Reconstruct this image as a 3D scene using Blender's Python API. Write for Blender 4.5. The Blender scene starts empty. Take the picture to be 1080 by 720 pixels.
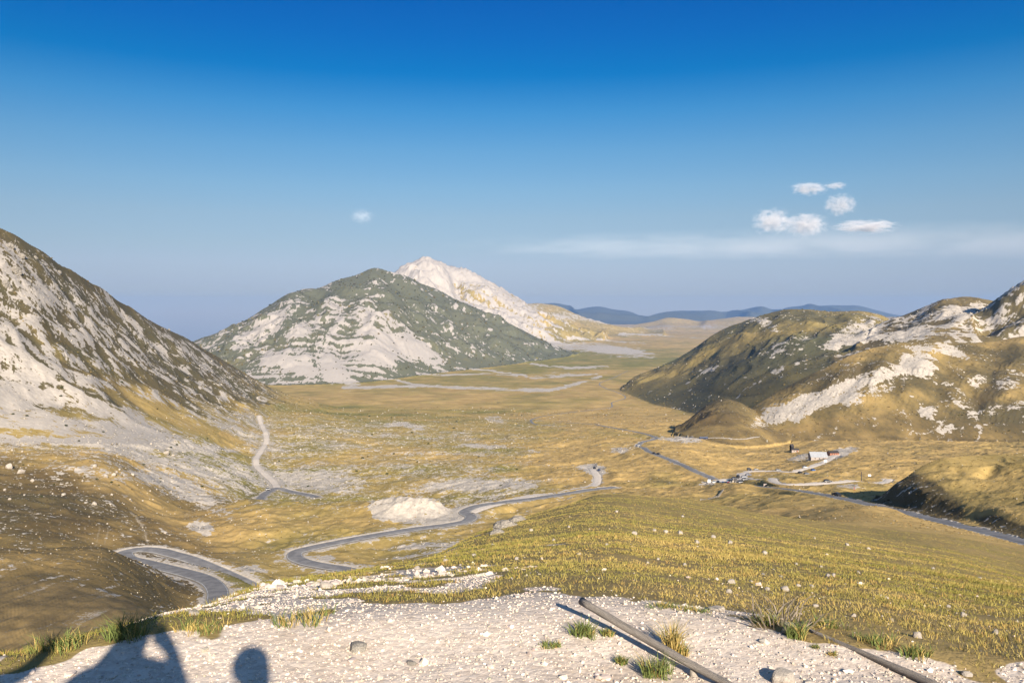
import bpy, math, random
import numpy as np
from mathutils import Vector

# ------------------------------------------------------------------ camera, sky, sun, exposure
S = bpy.context.scene
FPX, HOR = 850.0, 330.0                      # focal length and eye level of the photograph, in its pixels
cam_d = bpy.data.cameras.new('camera')
cam = bpy.data.objects.new('camera', cam_d)
S.collection.objects.link(cam)
cam.rotation_euler = (math.radians(90), 0, 0)
cam_d.sensor_width = 36.0
cam_d.lens = 36.0 * FPX / 1080.0
cam_d.shift_y = -(360.0 - HOR) / 1080.0
cam_d.clip_start = 0.1
cam_d.clip_end = 200000.0
S.camera = cam

SUN_EL, SUN_AZ = 23.0, 19.0                  # degrees; azimuth measured from straight behind towards the right
to_sun = Vector((math.sin(math.radians(SUN_AZ)) * math.cos(math.radians(SUN_EL)),
                 -math.cos(math.radians(SUN_AZ)) * math.cos(math.radians(SUN_EL)),
                 math.sin(math.radians(SUN_EL))))
w = bpy.data.worlds.new('World')
S.world = w
w.use_nodes = True
wt = w.node_tree
for n in list(wt.nodes):
    wt.nodes.remove(n)
sky = wt.nodes.new('ShaderNodeTexSky')
sky.sky_type = 'NISHITA'
sky.sun_disc = False
sky.sun_elevation = math.radians(SUN_EL)
sky.sun_rotation = math.radians(180.0 - SUN_AZ)
sky.altitude = 1500
sky.air_density = 1.0
sky.dust_density = 0.4
sky.ozone_density = 3.0
tcw = wt.nodes.new('ShaderNodeTexCoord')                     # sky tint by height above the horizon, brightened overhead as added fill light
sxyz = wt.nodes.new('ShaderNodeSeparateXYZ')
wt.links.new(tcw.outputs['Generated'], sxyz.inputs[0])
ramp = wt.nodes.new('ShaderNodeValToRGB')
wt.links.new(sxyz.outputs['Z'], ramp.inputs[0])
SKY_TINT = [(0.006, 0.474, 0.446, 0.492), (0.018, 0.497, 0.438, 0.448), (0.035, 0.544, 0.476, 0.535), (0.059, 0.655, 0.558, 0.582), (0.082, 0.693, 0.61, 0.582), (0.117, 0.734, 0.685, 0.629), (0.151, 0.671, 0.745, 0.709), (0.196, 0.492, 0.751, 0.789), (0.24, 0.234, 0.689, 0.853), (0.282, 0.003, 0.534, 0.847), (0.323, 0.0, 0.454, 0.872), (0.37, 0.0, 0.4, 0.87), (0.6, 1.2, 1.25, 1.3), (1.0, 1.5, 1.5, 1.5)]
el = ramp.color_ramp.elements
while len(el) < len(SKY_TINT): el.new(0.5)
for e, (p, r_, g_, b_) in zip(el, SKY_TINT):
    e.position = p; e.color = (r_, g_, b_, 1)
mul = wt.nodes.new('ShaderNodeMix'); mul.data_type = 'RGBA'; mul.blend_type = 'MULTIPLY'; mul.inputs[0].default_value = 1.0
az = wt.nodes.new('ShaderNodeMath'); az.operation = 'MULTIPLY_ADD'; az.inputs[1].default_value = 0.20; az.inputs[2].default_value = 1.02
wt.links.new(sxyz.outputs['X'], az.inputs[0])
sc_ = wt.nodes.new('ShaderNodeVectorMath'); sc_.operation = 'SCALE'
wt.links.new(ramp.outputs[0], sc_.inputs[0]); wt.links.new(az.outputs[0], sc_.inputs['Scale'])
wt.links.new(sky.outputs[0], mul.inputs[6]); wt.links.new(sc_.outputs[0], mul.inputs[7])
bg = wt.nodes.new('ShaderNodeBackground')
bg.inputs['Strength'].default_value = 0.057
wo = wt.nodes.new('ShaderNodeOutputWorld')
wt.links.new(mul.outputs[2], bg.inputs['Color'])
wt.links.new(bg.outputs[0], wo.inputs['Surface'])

sun_d = bpy.data.lights.new('sun', 'SUN')
sun_d.energy = 5.0
sun_d.angle = math.radians(0.5)
sun_d.color = (1.0, 0.89, 0.76)
sun = bpy.data.objects.new('sun', sun_d)
S.collection.objects.link(sun)
sun.rotation_euler = to_sun.to_track_quat('Z', 'Y').to_euler()
sun.location = (20, -40, 60)

S.view_settings.view_transform = 'Standard'
S.view_settings.look = 'None'
S.view_settings.gamma = 1.0
S.view_settings.use_curve_mapping = False
S.view_settings.exposure = 1.08
S.cycles.use_denoising = True
S.cycles.max_bounces = 5
S.cycles.diffuse_bounces = 2
S.cycles.volume_bounces = 0
S.cycles.transparent_max_bounces = 12

rng = np.random.default_rng(7)
random.seed(7)
COL = S.collection

# ------------------------------------------------------------------ small maths helpers
def pchip(xk, yk, x):
    xk = np.asarray(xk, float); yk = np.asarray(yk, float)
    h = np.diff(xk); d = np.diff(yk) / h
    m = np.zeros_like(yk)
    if len(xk) == 2:
        m[:] = d[0]
    else:
        w1 = 2 * h[1:] + h[:-1]; w2 = h[1:] + 2 * h[:-1]
        ok = (d[1:] * d[:-1]) > 0
        with np.errstate(divide='ignore', invalid='ignore'):
            mm = (w1 + w2) / (w1 / d[:-1] + w2 / d[1:])
        m[1:-1] = np.where(ok, mm, 0)
        m[0], m[-1] = d[0], d[-1]
    x = np.clip(x, xk[0], xk[-1])
    i = np.clip(np.searchsorted(xk, x) - 1, 0, len(xk) - 2)
    t = (x - xk[i]) / h[i]
    t2, t3 = t * t, t * t * t
    return ((2*t3 - 3*t2 + 1) * yk[i] + (t3 - 2*t2 + t) * h[i] * m[i]
            + (-2*t3 + 3*t2) * yk[i+1] + (t3 - t2) * h[i] * m[i+1])

def sstep(a, b, x):
    t = np.clip((x - a) / (b - a), 0, 1)
    return t * t * (3 - 2 * t)

_P = np.random.default_rng(11).permutation(1024)
_P = np.concatenate([_P, _P])
_A = np.random.default_rng(12).random(1024) * 2 * np.pi
_GX, _GY = np.cos(_A), np.sin(_A)
def gnoise(x, y):
    x = np.asarray(x, float); y = np.asarray(y, float)
    xi = np.floor(x).astype(np.int64); yi = np.floor(y).astype(np.int64)
    fx, fy = x - xi, y - yi
    u = fx*fx*fx*(fx*(fx*6-15)+10); v = fy*fy*fy*(fy*(fy*6-15)+10)
    x0, x1, y0, y1 = xi & 1023, (xi+1) & 1023, yi & 1023, (yi+1) & 1023
    def g(a, b, dx, dy):
        k = _P[_P[a] + b]
        return _GX[k]*dx + _GY[k]*dy
    n00, n10 = g(x0, y0, fx, fy), g(x1, y0, fx-1, fy)
    n01, n11 = g(x0, y1, fx, fy-1), g(x1, y1, fx-1, fy-1)
    a = n00 + u*(n10-n00); b = n01 + u*(n11-n01)
    return (a + v*(b-a)) * 1.5

def fbm(x, y, octv=4, gain=0.5, lac=2.03):
    s, a, t = 0.0, 1.0, 0.0
    for k in range(octv):
        s = s + a * gnoise(x + 17.3*k, y - 9.1*k); t += a
        a *= gain; x = x * lac; y = y * lac
    return s / t

def ridged(x, y, octv=4):
    s, a, t = 0.0, 1.0, 0.0
    for k in range(octv):
        s = s + a * (1 - 2*np.abs(gnoise(x + 31.7*k, y + 5.3*k))); t += a
        a *= 0.5; x = x * 2.1; y = y * 2.1
    return s / t

# ------------------------------------------------------------------ surveyed profiles of the ground, (row, distance ahead) for each bearing
FAR = [(438, 2000), (418, 2650), (402, 3300), (386, 4300), (370, 6200), (357, 9000), (349, 14000), (344, 20000), (341, 31000)]
FARL = [(434, 2000), (418, 2650), (405, 3300), (396, 4300), (392, 6200), (392, 9000), (392, 31000)]
PROF = {
 -300: [(720, 3.26), (700, 3.47), (735, 28), (720, 80), (650, 120), (600, 165), (600, 210), (570, 265), (545, 310), (510, 390), (490, 450), (480, 520), (465, 700), (450, 1000), (440, 1500)] + FARL,
 0: [(720, 3.26), (692, 3.57), (722, 30), (704, 85), (625, 130), (577, 178), (594, 222), (566, 270), (540, 315), (506, 385), (482, 450), (474, 520), (460, 700), (445, 1000), (438, 1500)] + FARL,
 100: [(720, 3.26), (668, 3.9), (705, 30), (684, 90), (625, 138), (578, 192), (590, 235), (582, 262), (548, 320), (522, 370), (485, 450), (474, 560), (460, 720), (445, 1000), (438, 1500)] + FARL,
 200: [(720, 3.26), (650, 4.1), (641, 5.2), (675, 40), (662, 110), (645, 160), (634, 190), (611, 226), (592, 256), (577, 300), (567, 335), (547, 400), (522, 470), (496, 560), (470, 720), (448, 1000), (438, 1500)] + FARL,
 300: [(720, 3.26), (650, 4.08), (622, 6.2), (613, 9), (645, 60), (646, 150), (624, 232), (606, 264), (588, 290), (568, 330), (540, 390), (530, 425), (536, 490), (521, 570), (500, 700), (470, 900), (447, 1150), (432, 1700)] + FAR,
 400: [(720, 3.26), (640, 4.25), (612, 7.5), (598, 16), (645, 90), (645, 170), (603, 255), (578, 300), (562, 330), (545, 368), (526, 400), (541, 470), (515, 600), (490, 750), (462, 1050), (445, 1500)] + FAR,
 500: [(720, 3.26), (632, 4.4), (600, 8.6), (580, 20), (567, 42), (564, 60), (600, 120), (605, 200), (572, 300), (549, 372), (541, 420), (530, 480), (510, 600), (485, 800), (460, 1150), (445, 1600)] + FAR,
 560: [(720, 3.26), (628, 4.45), (590, 10.5), (565, 25), (549, 52), (543, 82), (575, 140), (590, 210), (555, 330), (530, 415), (522, 480), (505, 600), (482, 800), (460, 1150), (446, 1600)] + FAR,
 640: [(720, 3.26), (630, 4.42), (585, 11.5), (555, 27), (533, 62), (522, 112), (550, 170), (565, 230), (535, 360), (512, 490), (497, 620), (480, 780), (463, 1050), (447, 1500)] + FAR,
 700: [(720, 3.26), (635, 4.33), (595, 10), (565, 24), (545, 50), (525, 122), (545, 180), (550, 250), (528, 380), (507, 520), (494, 620), (476, 780), (462, 1050), (447, 1500)] + FAR,
 800: [(720, 3.26), (653, 4.05), (610, 8.5), (580, 20), (560, 42), (546, 95), (541, 132), (552, 170), (548, 230), (533, 300), (519, 365), (512.5, 430), (508, 500), (500, 610), (491, 745), (476, 950), (463, 1250), (452, 1650)] + FAR,
 900: [(720, 3.26), (665, 3.87), (622, 7.5), (592, 20), (573, 45), (562, 100), (549, 160), (537, 222), (528, 286), (517, 390), (506, 480), (491, 640), (480, 800), (470, 1000), (461, 1300), (452, 1700)] + FAR,
 1000: [(720, 3.26), (682, 3.66), (640, 7), (610, 18), (590, 42), (582, 80), (567, 130), (552, 215), (545, 240), (540, 300), (530, 400), (506, 520), (490, 660), (478, 850), (468, 1050), (460, 1300), (452, 1700)] + FAR,
 1080: [(720, 3.26), (692, 3.57), (655, 6), (625, 15), (608, 45), (600, 75), (586, 115), (572, 170), (568, 200), (560, 300), (535, 400), (510, 520), (492, 660), (478, 850), (468, 1050), (460, 1300), (452, 1700)] + FAR,
 1380: [(720, 3.26), (700, 3.47), (670, 6.5), (652, 18), (640, 45), (630, 75), (620, 110), (610, 140), (600, 200), (570, 300), (540, 400), (510, 520), (492, 660), (478, 850), (468, 1050), (460, 1300), (452, 1700)] + FAR,
}
LY = np.linspace(math.log(3.0), math.log(31000.0), 420)
PXG = np.linspace(-300, 1380, 421)
def build_table():
    cols = sorted(PROF)
    tab = []
    for c in cols:
        pts = PROF[c]
        ys = [3.0] + [p[1] for p in pts]
        ps = [HOR + FPX*(1.3 + 0.06*3)/3] + [p[0] for p in pts]
        tab.append(pchip(np.log(ys), ps, LY))
    tab = np.array(tab)
    out = np.empty((len(PXG), len(LY)))
    for j in range(len(LY)):
        out[:, j] = pchip(cols, tab[:, j], PXG)
    k = np.array([1, 2, 3, 4, 3, 2, 1.0]); k /= k.sum()
    pad = np.pad(out, ((3, 3), (0, 0)), 'edge')
    out = sum(k[i] * pad[i:i+len(PXG)] for i in range(7))
    return out
TAB = build_table()

def base_z(x, y):
    yy = np.maximum(y, 3.0)
    px = 540 + FPX * x / yy
    fi = np.clip((px - PXG[0]) / (PXG[1]-PXG[0]), 0, len(PXG)-1.001)
    fj = np.clip((np.log(yy) - LY[0]) / (LY[1]-LY[0]), 0, len(LY)-1.001)
    i = fi.astype(int); j = fj.astype(int); a = fi - i; b = fj - j
    v = (TAB[i, j]*(1-a)*(1-b) + TAB[i+1, j]*a*(1-b) + TAB[i, j+1]*(1-a)*b + TAB[i+1, j+1]*a*b)
    z = -(v - HOR) / FPX * yy
    near = -1.3 - 0.06 * y
    wn = sstep(3.0, 3.5, y)
    return near*(1-wn) + z*wn

# crest and foot lines of every hill and mountain: (column, row, distance ahead)
LAYERS = [
 dict(name='left', crest=[(-700, -60, 420), (-300, 100, 600), (-100, 190, 780), (0, 240, 900), (20, 250, 925), (50, 268, 980), (80, 288, 1060), (110, 306, 1180), (140, 325, 1320), (170, 342, 1480), (200, 358, 1660), (230, 376, 1850), (260, 394, 2050), (290, 410, 2250), (330, 428, 2450)],
      foot=[(-700, 480, 260), (-300, 480, 420), (0, 474, 520), (100, 474, 560), (200, 472, 720), (250, 452, 950), (290, 436, 1500), (330, 430, 2200)], pw=1.15, back=0.5, amp=2.6, lam=30, plen=420, rock=0.5, k=.03),
 dict(name='shoulder', crest=[(895, 540, 270), (920, 525, 274), (945, 510, 284), (975, 490, 296), (1000, 482, 305), (1040, 480, 320), (1080, 478, 330), (1200, 470, 330), (1500, 440, 320)],
      foot=[(895, 538, 262), (920, 532, 258), (945, 536, 246), (975, 545, 232), (1000, 550, 220), (1040, 560, 196), (1080, 568, 178), (1200, 590, 150), (1500, 610, 110)], pw=0.9, back=0.30, amp=0.7, lam=9, plen=40, rock=.7),
 dict(name='knoll', crest=[(700, 460, 1250), (722, 446, 1270), (735, 435, 1290), (750, 425, 1300), (765, 421, 1310), (782, 425, 1320), (800, 437, 1330), (830, 456, 1330)],
      foot=[(700, 462, 1190), (735, 450, 1130), (765, 448, 1110), (800, 451, 1130), (830, 458, 1190)], pw=0.7, back=0.45, amp=3.0, lam=30, plen=60, rock=1.0),
 dict(name='scree_hill', crest=[(770, 444, 1330), (785, 434, 1345), (800, 424, 1360), (830, 408, 1380), (860, 393, 1400), (890, 378, 1425), (920, 367, 1450), (950, 361, 1475), (985, 359, 1500), (1010, 361, 1520), (1040, 360, 1540), (1080, 354, 1560), (1200, 346, 1600), (1500, 335, 1600)],
      foot=[(770, 448, 1240), (800, 449, 1230), (830, 452, 1200), (900, 458, 1150), (985, 461, 1120), (1080, 463, 1080), (1500, 466, 900)], pw=0.85, back=0.14, amp=2.6, lam=26, plen=220, rock=.5, rav=.5),
 dict(name='brown_hill', crest=[(640, 428, 3000), (656, 409, 3000), (668, 397, 3040), (690, 388.5, 3080), (727, 370, 3120), (760, 348, 3160), (785, 338, 3180), (810, 330, 3200), (835, 325, 3220), (855, 326, 3230), (880, 328, 3230), (905, 327, 3200), (925, 330, 3150), (950, 342, 3100), (1000, 372, 3000)],
      foot=[(640, 429, 2850), (656, 411, 2820), (668, 403, 2760), (700, 404, 2600), (735, 411, 2250), (780, 420, 1880), (835, 408, 1700), (900, 386, 1760), (1000, 380, 1900)], pw=0.8, back=0.3, amp=5.5, lam=48, plen=520, rock=.5),
 dict(name='round_hill', crest=[(880, 352, 2600), (905, 348, 2600), (930, 341, 2600), (955, 331, 2600), (980, 320, 2600), (1000, 313, 2600), (1015, 311, 2600), (1035, 313, 2600), (1060, 320, 2600), (1100, 338, 2600), (1200, 360, 2600)],
      foot=[(880, 384, 1800), (930, 374, 1780), (1000, 369, 1800), (1060, 366, 1820), (1200, 365, 1880)], pw=0.8, back=0.35, amp=7, lam=48, plen=340, rock=.5),
 dict(name='grey_crag', crest=[(955, 368, 2150), (975, 360, 2150), (990, 353, 2150), (1010, 343, 2150), (1030, 331, 2140), (1045, 322, 2130), (1060, 310, 2120), (1080, 298, 2100), (1110, 284, 2080), (1200, 262, 2000), (1500, 250, 1900)],
      foot=[(955, 369, 1900), (990, 364, 1880), (1030, 364, 1850), (1080, 360, 1830), (1200, 345, 1800), (1500, 300, 1700)], pw=0.9, back=0.5, amp=9, lam=45, plen=280),
 dict(name='central', crest=[(150, 392, 4200), (185, 372, 4250), (205, 358, 4300), (220, 353, 4330), (240, 345, 4400), (262, 334, 4500), (285, 321, 4600), (300, 311, 4700), (318, 305, 4750), (333, 304, 4800), (346, 297, 4900), (362, 291, 5000), (380, 284, 5100), (393, 278, 5200), (399, 278, 5210), (410, 283, 5250), (425, 288, 5300), (450, 299, 5400), (480, 313, 5500), (505, 325, 5550), (530, 337, 5600), (560, 351, 5650), (590, 364, 5700), (615, 374, 5800), (650, 386, 5900)],
      foot=[(150, 396, 3500), (200, 398, 3350), (250, 402, 3150), (300, 405, 3100), (350, 404, 3150), (400, 400, 3300), (450, 392, 3700), (500, 387, 4050), (550, 383, 4500), (600, 378, 5200), (650, 374, 5850)], pw=0.92, back=0.55, amp=16, lam=85, plen=1200, rock=0.5, k=.004, rav=1.0),
 dict(name='white_peak', crest=[(330, 330, 8200), (380, 302, 8300), (405, 293, 8400), (424, 284, 8450), (436, 278, 8500), (446, 275, 8500), (455, 276, 8500), (466, 281, 8550), (478, 284, 8600), (490, 283, 8600), (500, 288, 8600), (515, 297, 8650), (535, 309, 8700), (555, 320, 8800), (575, 330, 8900), (600, 344, 9000), (640, 356, 9200)],
      foot=[(330, 376, 6300), (450, 372, 6400), (520, 368, 6600), (580, 364, 7000), (640, 360, 8200)], pw=0.95, back=0.6, amp=46, lam=140, plen=700),
 dict(name='tan_spur', crest=[(520, 322, 11500), (560, 320, 11600), (585, 322, 11700), (600, 328, 11800), (620, 337, 11900), (640, 342, 12000), (670, 347, 12000), (700, 352, 12000)],
      foot=[(520, 360, 9000), (600, 356, 9000), (650, 354, 9300), (700, 352, 10500)], pw=0.9, back=0.3, amp=40, lam=320, plen=700),
 dict(name='tan_hills', crest=[(650, 345, 16000), (670, 342, 16000), (690, 338, 16200), (706, 334, 16300), (722, 336, 16400), (740, 339, 16500), (760, 336, 16700), (780, 334, 16800), (820, 336, 17000), (900, 334, 17000), (1000, 336, 17000)],
      foot=[(650, 348, 14500), (700, 347, 13800), (760, 347, 13800), (1000, 346, 13800)], pw=0.8, back=0.15, amp=45, lam=700, plen=1000),
 dict(name='distant', crest=[(520, 330, 27000), (560, 322, 27000), (585, 321, 27000), (605, 326, 27000), (620, 323, 27000), (632, 322, 27000), (645, 325, 27000), (662, 327, 27000), (682, 334, 27000), (700, 331, 27000), (720, 328, 27000), (742, 328, 27000), (765, 331, 27000), (785, 327, 27000), (803, 324, 27000), (815, 330, 27000), (832, 324, 27500), (858, 323, 27500), (875, 321, 27500), (900, 321, 27500), (925, 327, 27500), (950, 333, 27500), (1080, 340, 27500)],
      foot=[(520, 341, 22500), (1080, 341, 22500)], pw=0.8, back=0.4, amp=110, lam=900, plen=1400),
]
LID = {l['name']: i + 1 for i, l in enumerate(LAYERS)}

def layer_z(L, x, y):
    yy = np.maximum(y, 3.0)
    px = 540 + FPX * x / yy
    c = np.array(L['crest'], float); f = np.array(L['foot'], float)
    g = np.arange(-720, 1700, 2.0)
    kk = np.exp(-0.5*(np.arange(-24, 25)/9.0)**2); kk /= kk.sum()
    k2 = np.exp(-0.5*(np.arange(-6, 7)/1.6)**2); k2 /= k2.sum()
    def line(a, v, k):
        q = pchip(a[:, 0], v, g); n = len(k)//2
        return np.interp(px, g, np.convolve(np.pad(q, n, 'edge'), k, 'valid'))
    Yc = line(c, c[:, 2], kk)
    zc = -(line(c, c[:, 1], k2) - HOR)/FPX*Yc
    Yf = line(f, f[:, 2], kk)
    zf = -(line(f, f[:, 1], kk) - HOR)/FPX*Yf
    t = (yy - Yf) / (Yc - Yf)
    tc = np.clip(t, 0, 1)
    z = zf + (zc - zf) * tc**L['pw']
    ss = np.abs(zc - zf) / (Yc - Yf)
    z = z + np.minimum(t, 0) * (Yc - Yf) * (0.3*ss + 0.12)
    z = z - np.maximum(yy - Yc, 0) * L['back']
    out = np.maximum(c[0, 0] - px, 0) + np.maximum(px - c[-1, 0], 0)
    z = z - out * yy / FPX * 0.8
    return z, t

# ------------------------------------------------------------------ the terrain grid
def rows():
    seg = [(3.0, 14.5, 40), (14.5, 22.0, 190), (22.0, 165.0, 260), (165.0, 720.0, 430), (720.0, 2700.0, 330), (2700.0, 9500.0, 360), (9500.0, 31000.0, 110)]
    out = []
    for a, b, n in seg:
        out.append(np.exp(np.linspace(math.log(a), math.log(b), n, endpoint=False)))
    out.append([31000.0])
    return np.concatenate(out) - 12.0
def colsu():
    return np.concatenate([np.linspace(-1.3, -0.68, 90, endpoint=False), np.linspace(-0.68, 0.68, 1040, endpoint=False), np.linspace(0.68, 1.3, 90)])
YR, UC = rows(), colsu()
NR, NC = len(YR), len(UC)
Yg = np.repeat(YR[:, None], NC, 1)
Xg = (YR + 12.0)[:, None] * UC[None, :]

def smax(a, b, k):
    h = np.maximum(k - np.abs(a - b), 0) / k
    return np.maximum(a, b) + h*h*k*0.25

Zg = base_z(Xg, Yg)
idg = np.zeros(Zg.shape, np.int32)
Tg = np.zeros(Zg.shape)
for L in LAYERS:
    ymin = min(p[2] for p in L['foot']) * 0.55
    ymax = max(p[2] for p in L['crest']) * 1.9
    r = np.where((YR > ymin) & (YR < ymax))[0]
    r0, r1 = r[0], r[-1] + 1
    z, t = layer_z(L, Xg[r0:r1], Yg[r0:r1])
    sub = Zg[r0:r1]
    win = z > sub
    idg[r0:r1][win] = LID[L['name']]
    Tg[r0:r1][win] = t[win]
    edge = np.ones((r1 - r0, 1)) if r1 == NR else np.clip(((r1 - 1 - np.arange(r0, r1)) / 30.0), 0, 1)[:, None]
    z = z - (1 - edge) * 400
    zm = smax(sub, z, L.get('k', 0.006) * Yg[r0:r1])
    Zg[r0:r1] = zm
def PX(x, y): return 540 + FPX * x / np.maximum(y, 1.0)
def PY(z, y): return HOR - FPX * z / np.maximum(y, 1.0)
def world(px, py, Y): return np.array([(px-540)/FPX*Y, Y, -(py-HOR)/FPX*Y])

def height(x, y):
    x = np.atleast_1d(np.asarray(x, float)); y = np.atleast_1d(np.asarray(y, float))
    fr = np.interp(np.log(y + 12.0), np.log(YR + 12.0), np.arange(NR)); fc = np.interp(x/(y + 12.0), UC, np.arange(NC))
    i = np.clip(fr.astype(int), 0, NR-2); j = np.clip(fc.astype(int), 0, NC-2); a = fr-i; b = fc-j
    return Zg[i, j]*(1-a)*(1-b) + Zg[i+1, j]*a*(1-b) + Zg[i, j+1]*(1-a)*b + Zg[i+1, j+1]*a*b

_yy = np.exp(np.linspace(math.log(2.4), math.log(30000), 6000))
def pick(px, py, ymin=0.0):
    """first point of the land seen along a bearing at a row"""
    ys = _yy[_yy > ymin]
    xs = (px - 540)/FPX*ys
    rows_ = PY(height(xs, ys), ys)
    k = np.argmax(rows_ <= py)
    Y = ys[k] if rows_[k] <= py else ys[np.argmin(np.abs(rows_ - py))]
    x = (px-540)/FPX*Y
    return np.array([x, Y, height(x, Y)[0]])

def spline(P, step):
    P = np.asarray(P, float)
    d = np.concatenate([[0], np.cumsum(np.sqrt(np.sum(np.diff(P[:, :2], axis=0)**2, 1)))])
    n = max(8, int(d[-1]/step))
    tt = np.linspace(0, d[-1], n)
    # Catmull-Rom
    out = np.empty((n, 3))
    for k in range(3):
        m = np.gradient(P[:, k], d)
        i = np.clip(np.searchsorted(d, tt) - 1, 0, len(d)-2); h = d[i+1]-d[i]; t = (tt-d[i])/h
        out[:, k] = ((2*t**3-3*t**2+1)*P[i, k] + (t**3-2*t**2+t)*h*m[i] + (-2*t**3+3*t**2)*P[i+1, k] + (t**3-t**2)*h*m[i+1])
    return out


# spurs: ridges running from a crest down to the foot, traced along the face they stand on
SPURS = [
 ('central', 62, 190, [[(395, 285), (374, 302), (352, 325), (340, 345), (334, 362), (322, 382)], [(333, 307), (316, 312), (298, 326), (276, 346), (258, 362), (240, 380)], [(397, 288), (408, 312), (418, 335), (424, 358), (440, 384)],
   [(430, 293), (452, 318), (472, 345), (490, 374)], [(465, 309), (496, 334), (518, 358), (534, 376)], [(505, 328), (540, 350), (566, 368)], [(364, 294), (374, 326), (382, 356), (376, 386)], [(302, 315), (304, 342), (308, 366), (298, 390)], [(240, 349), (250, 366), (246, 386)],
   [(412, 330), (396, 352), (392, 376)], [(452, 320), (446, 345), (458, 372)], [(318, 330), (290, 352), (272, 378)]]),
 ('white_peak', 62, 230, [[(446, 278), (452, 292), (462, 306)], [(478, 286), (490, 300), (502, 316)], [(424, 287), (432, 298), (440, 306)], [(498, 290), (512, 306), (524, 320)], [(515, 300), (530, 316), (548, 330)], [(552, 321), (568, 334), (588, 350)]]),
 ('brown_hill', 20, 120, [[(812, 333), (790, 352), (766, 376), (750, 396)], [(856, 329), (850, 350), (834, 372)], [(900, 330), (888, 346), (868, 366)], [(760, 351), (736, 376), (722, 396)], [(832, 328), (815, 352), (796, 380)]]),
 ('scree_hill', 10, 55, [[(920, 370), (890, 396), (862, 420), (846, 440)], [(985, 362), (970, 395), (950, 430)], [(1040, 363), (1020, 400), (1000, 440)], [(1078, 358), (1064, 400), (1040, 444)], [(950, 364), (925, 398), (898, 436)], [(860, 397), (835, 420), (818, 440)]]),
 ('round_hill', 13, 75, [[(1000, 316), (985, 335), (965, 352)], [(1030, 314), (1020, 335), (1010, 352)], [(955, 334), (935, 350), (920, 362)]]),
 ('left', 8, 36, [[(22, 254), (60, 310), (118, 366), (168, 406)], [(80, 292), (130, 340), (188, 388)], [(140, 329), (190, 370), (236, 402)], [(4, 292), (50, 350), (92, 402)], [(50, 272), (96, 330), (150, 385)], [(110, 310), (160, 356), (214, 398)], [(4, 262), (36, 318), (80, 372)]]),
]
for lname, bump_, wid_, lines in SPURS:
    L = [q for q in LAYERS if q['name'] == lname][0]
    y0 = min(p[2] for p in L['foot'])*0.9
    add = np.zeros(Zg.shape)
    for nl, ln_ in enumerate(lines):
        P = np.array([pick(px, py, y0) for px, py in ln_])
        C = spline(P, max(6.0, wid_*0.12))
        q = np.linspace(0, 1, len(C))
        C[:, :2] += np.stack([fbm(q*5 + nl, q*0, 2), fbm(q*5, q*0 + 8 + nl, 2)], 1)*wid_*0.35
        hq = bump_*np.clip(np.sin(np.pi*np.clip(q*0.93 + 0.07, 0, 1)), 0, 1)**0.7*(0.75 + 0.6*fbm(q*7 + nl*3.3, q*0 + 1.7, 2))
        ra, rb = np.searchsorted(YR, C[:, 1].min() - wid_), np.searchsorted(YR, C[:, 1].max() + wid_)
        rr, cc = np.where((idg[ra:rb] == LID[lname]) & (Xg[ra:rb] > C[:, 0].min() - wid_) & (Xg[ra:rb] < C[:, 0].max() + wid_))
        if len(rr) == 0: continue
        x, y = Xg[ra:rb][rr, cc], Yg[ra:rb][rr, cc]
        d2 = np.full(len(x), 1e18); hh_ = np.zeros(len(x))
        for c_, h_ in zip(C, hq):
            dd_ = (x-c_[0])**2 + (y-c_[1])**2
            u_ = dd_ < d2; d2[u_] = dd_[u_]; hh_[u_] = h_
        t_ = np.clip(1 - np.sqrt(d2)/wid_*(1 + .4*fbm(x/wid_, y/wid_, 3)), 0, 1)
        blk = add[ra:rb]; blk[rr, cc] = np.maximum(blk[rr, cc], hh_*t_**1.25)
    m_ = idg == LID[lname]
    Zg += add - np.where(m_, bump_*0.15*sstep(0, .3, Tg), 0)
Z0 = Zg.copy()

# uphill direction of the smooth land
dZr = np.gradient(Z0, axis=0) / np.gradient(YR)[:, None]
dZc = np.gradient(Z0, axis=1) / (np.gradient(UC)[None, :] * (YR + 12.0)[:, None])
Gy = dZr - dZc * UC[None, :]
Gx = dZc
def blur(a, n):
    for ax in (0, 1):
        for _ in range(n):
            p = np.pad(a, [(2, 2) if k == ax else (0, 0) for k in (0, 1)], 'edge')
            s = [slice(None)]*2
            acc = 0
            for q, wq in enumerate((1, 4, 6, 4, 1)):
                s[ax] = slice(q, q + a.shape[ax]); acc = acc + p[tuple(s)] * wq / 16
            a = acc
    return a
Gx, Gy = blur(Gx, 30), blur(Gy, 30)
SLOPE = np.sqrt(Gx**2 + Gy**2)
UX, UY = Gx / (SLOPE + 1e-6), Gy / (SLOPE + 1e-6)

def streak(mask, lam, plen, octv=3, seed=0.0, steps=12, gain=0.55):
    """noise drawn out along the fall line, for the vertices in mask"""
    r, c = np.where(mask)
    x, y = Xg[r, c].copy(), Yg[r, c].copy()
    acc = np.zeros(len(r))
    wx = fbm(x/(lam*4) + seed, y/(lam*4) - seed, 2) * lam * 0.8
    xa, ya = x.copy(), y.copy()
    lnr = np.log(YR + 12.0)
    for k in range(steps):
        acc += fbm((xa + wx)/lam + seed, (ya - wx)/lam + seed*1.7, octv, gain)
        ri = np.clip(np.round(np.interp(np.log(np.maximum(ya + 12.0, 3.01)), lnr, np.arange(NR))).astype(int), 0, NR-1)
        ci = np.clip(np.round(np.interp(xa/(ya + 12.0), UC, np.arange(NC))).astype(int), 0, NC-1)
        st = plen / steps
        xa = xa + UX[ri, ci] * st; ya = ya + UY[ri, ci] * st
    out = np.zeros(mask.shape)
    v = acc / steps
    v = v / (v.std() + 1e-9)
    out[r, c] = v
    return out

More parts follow.
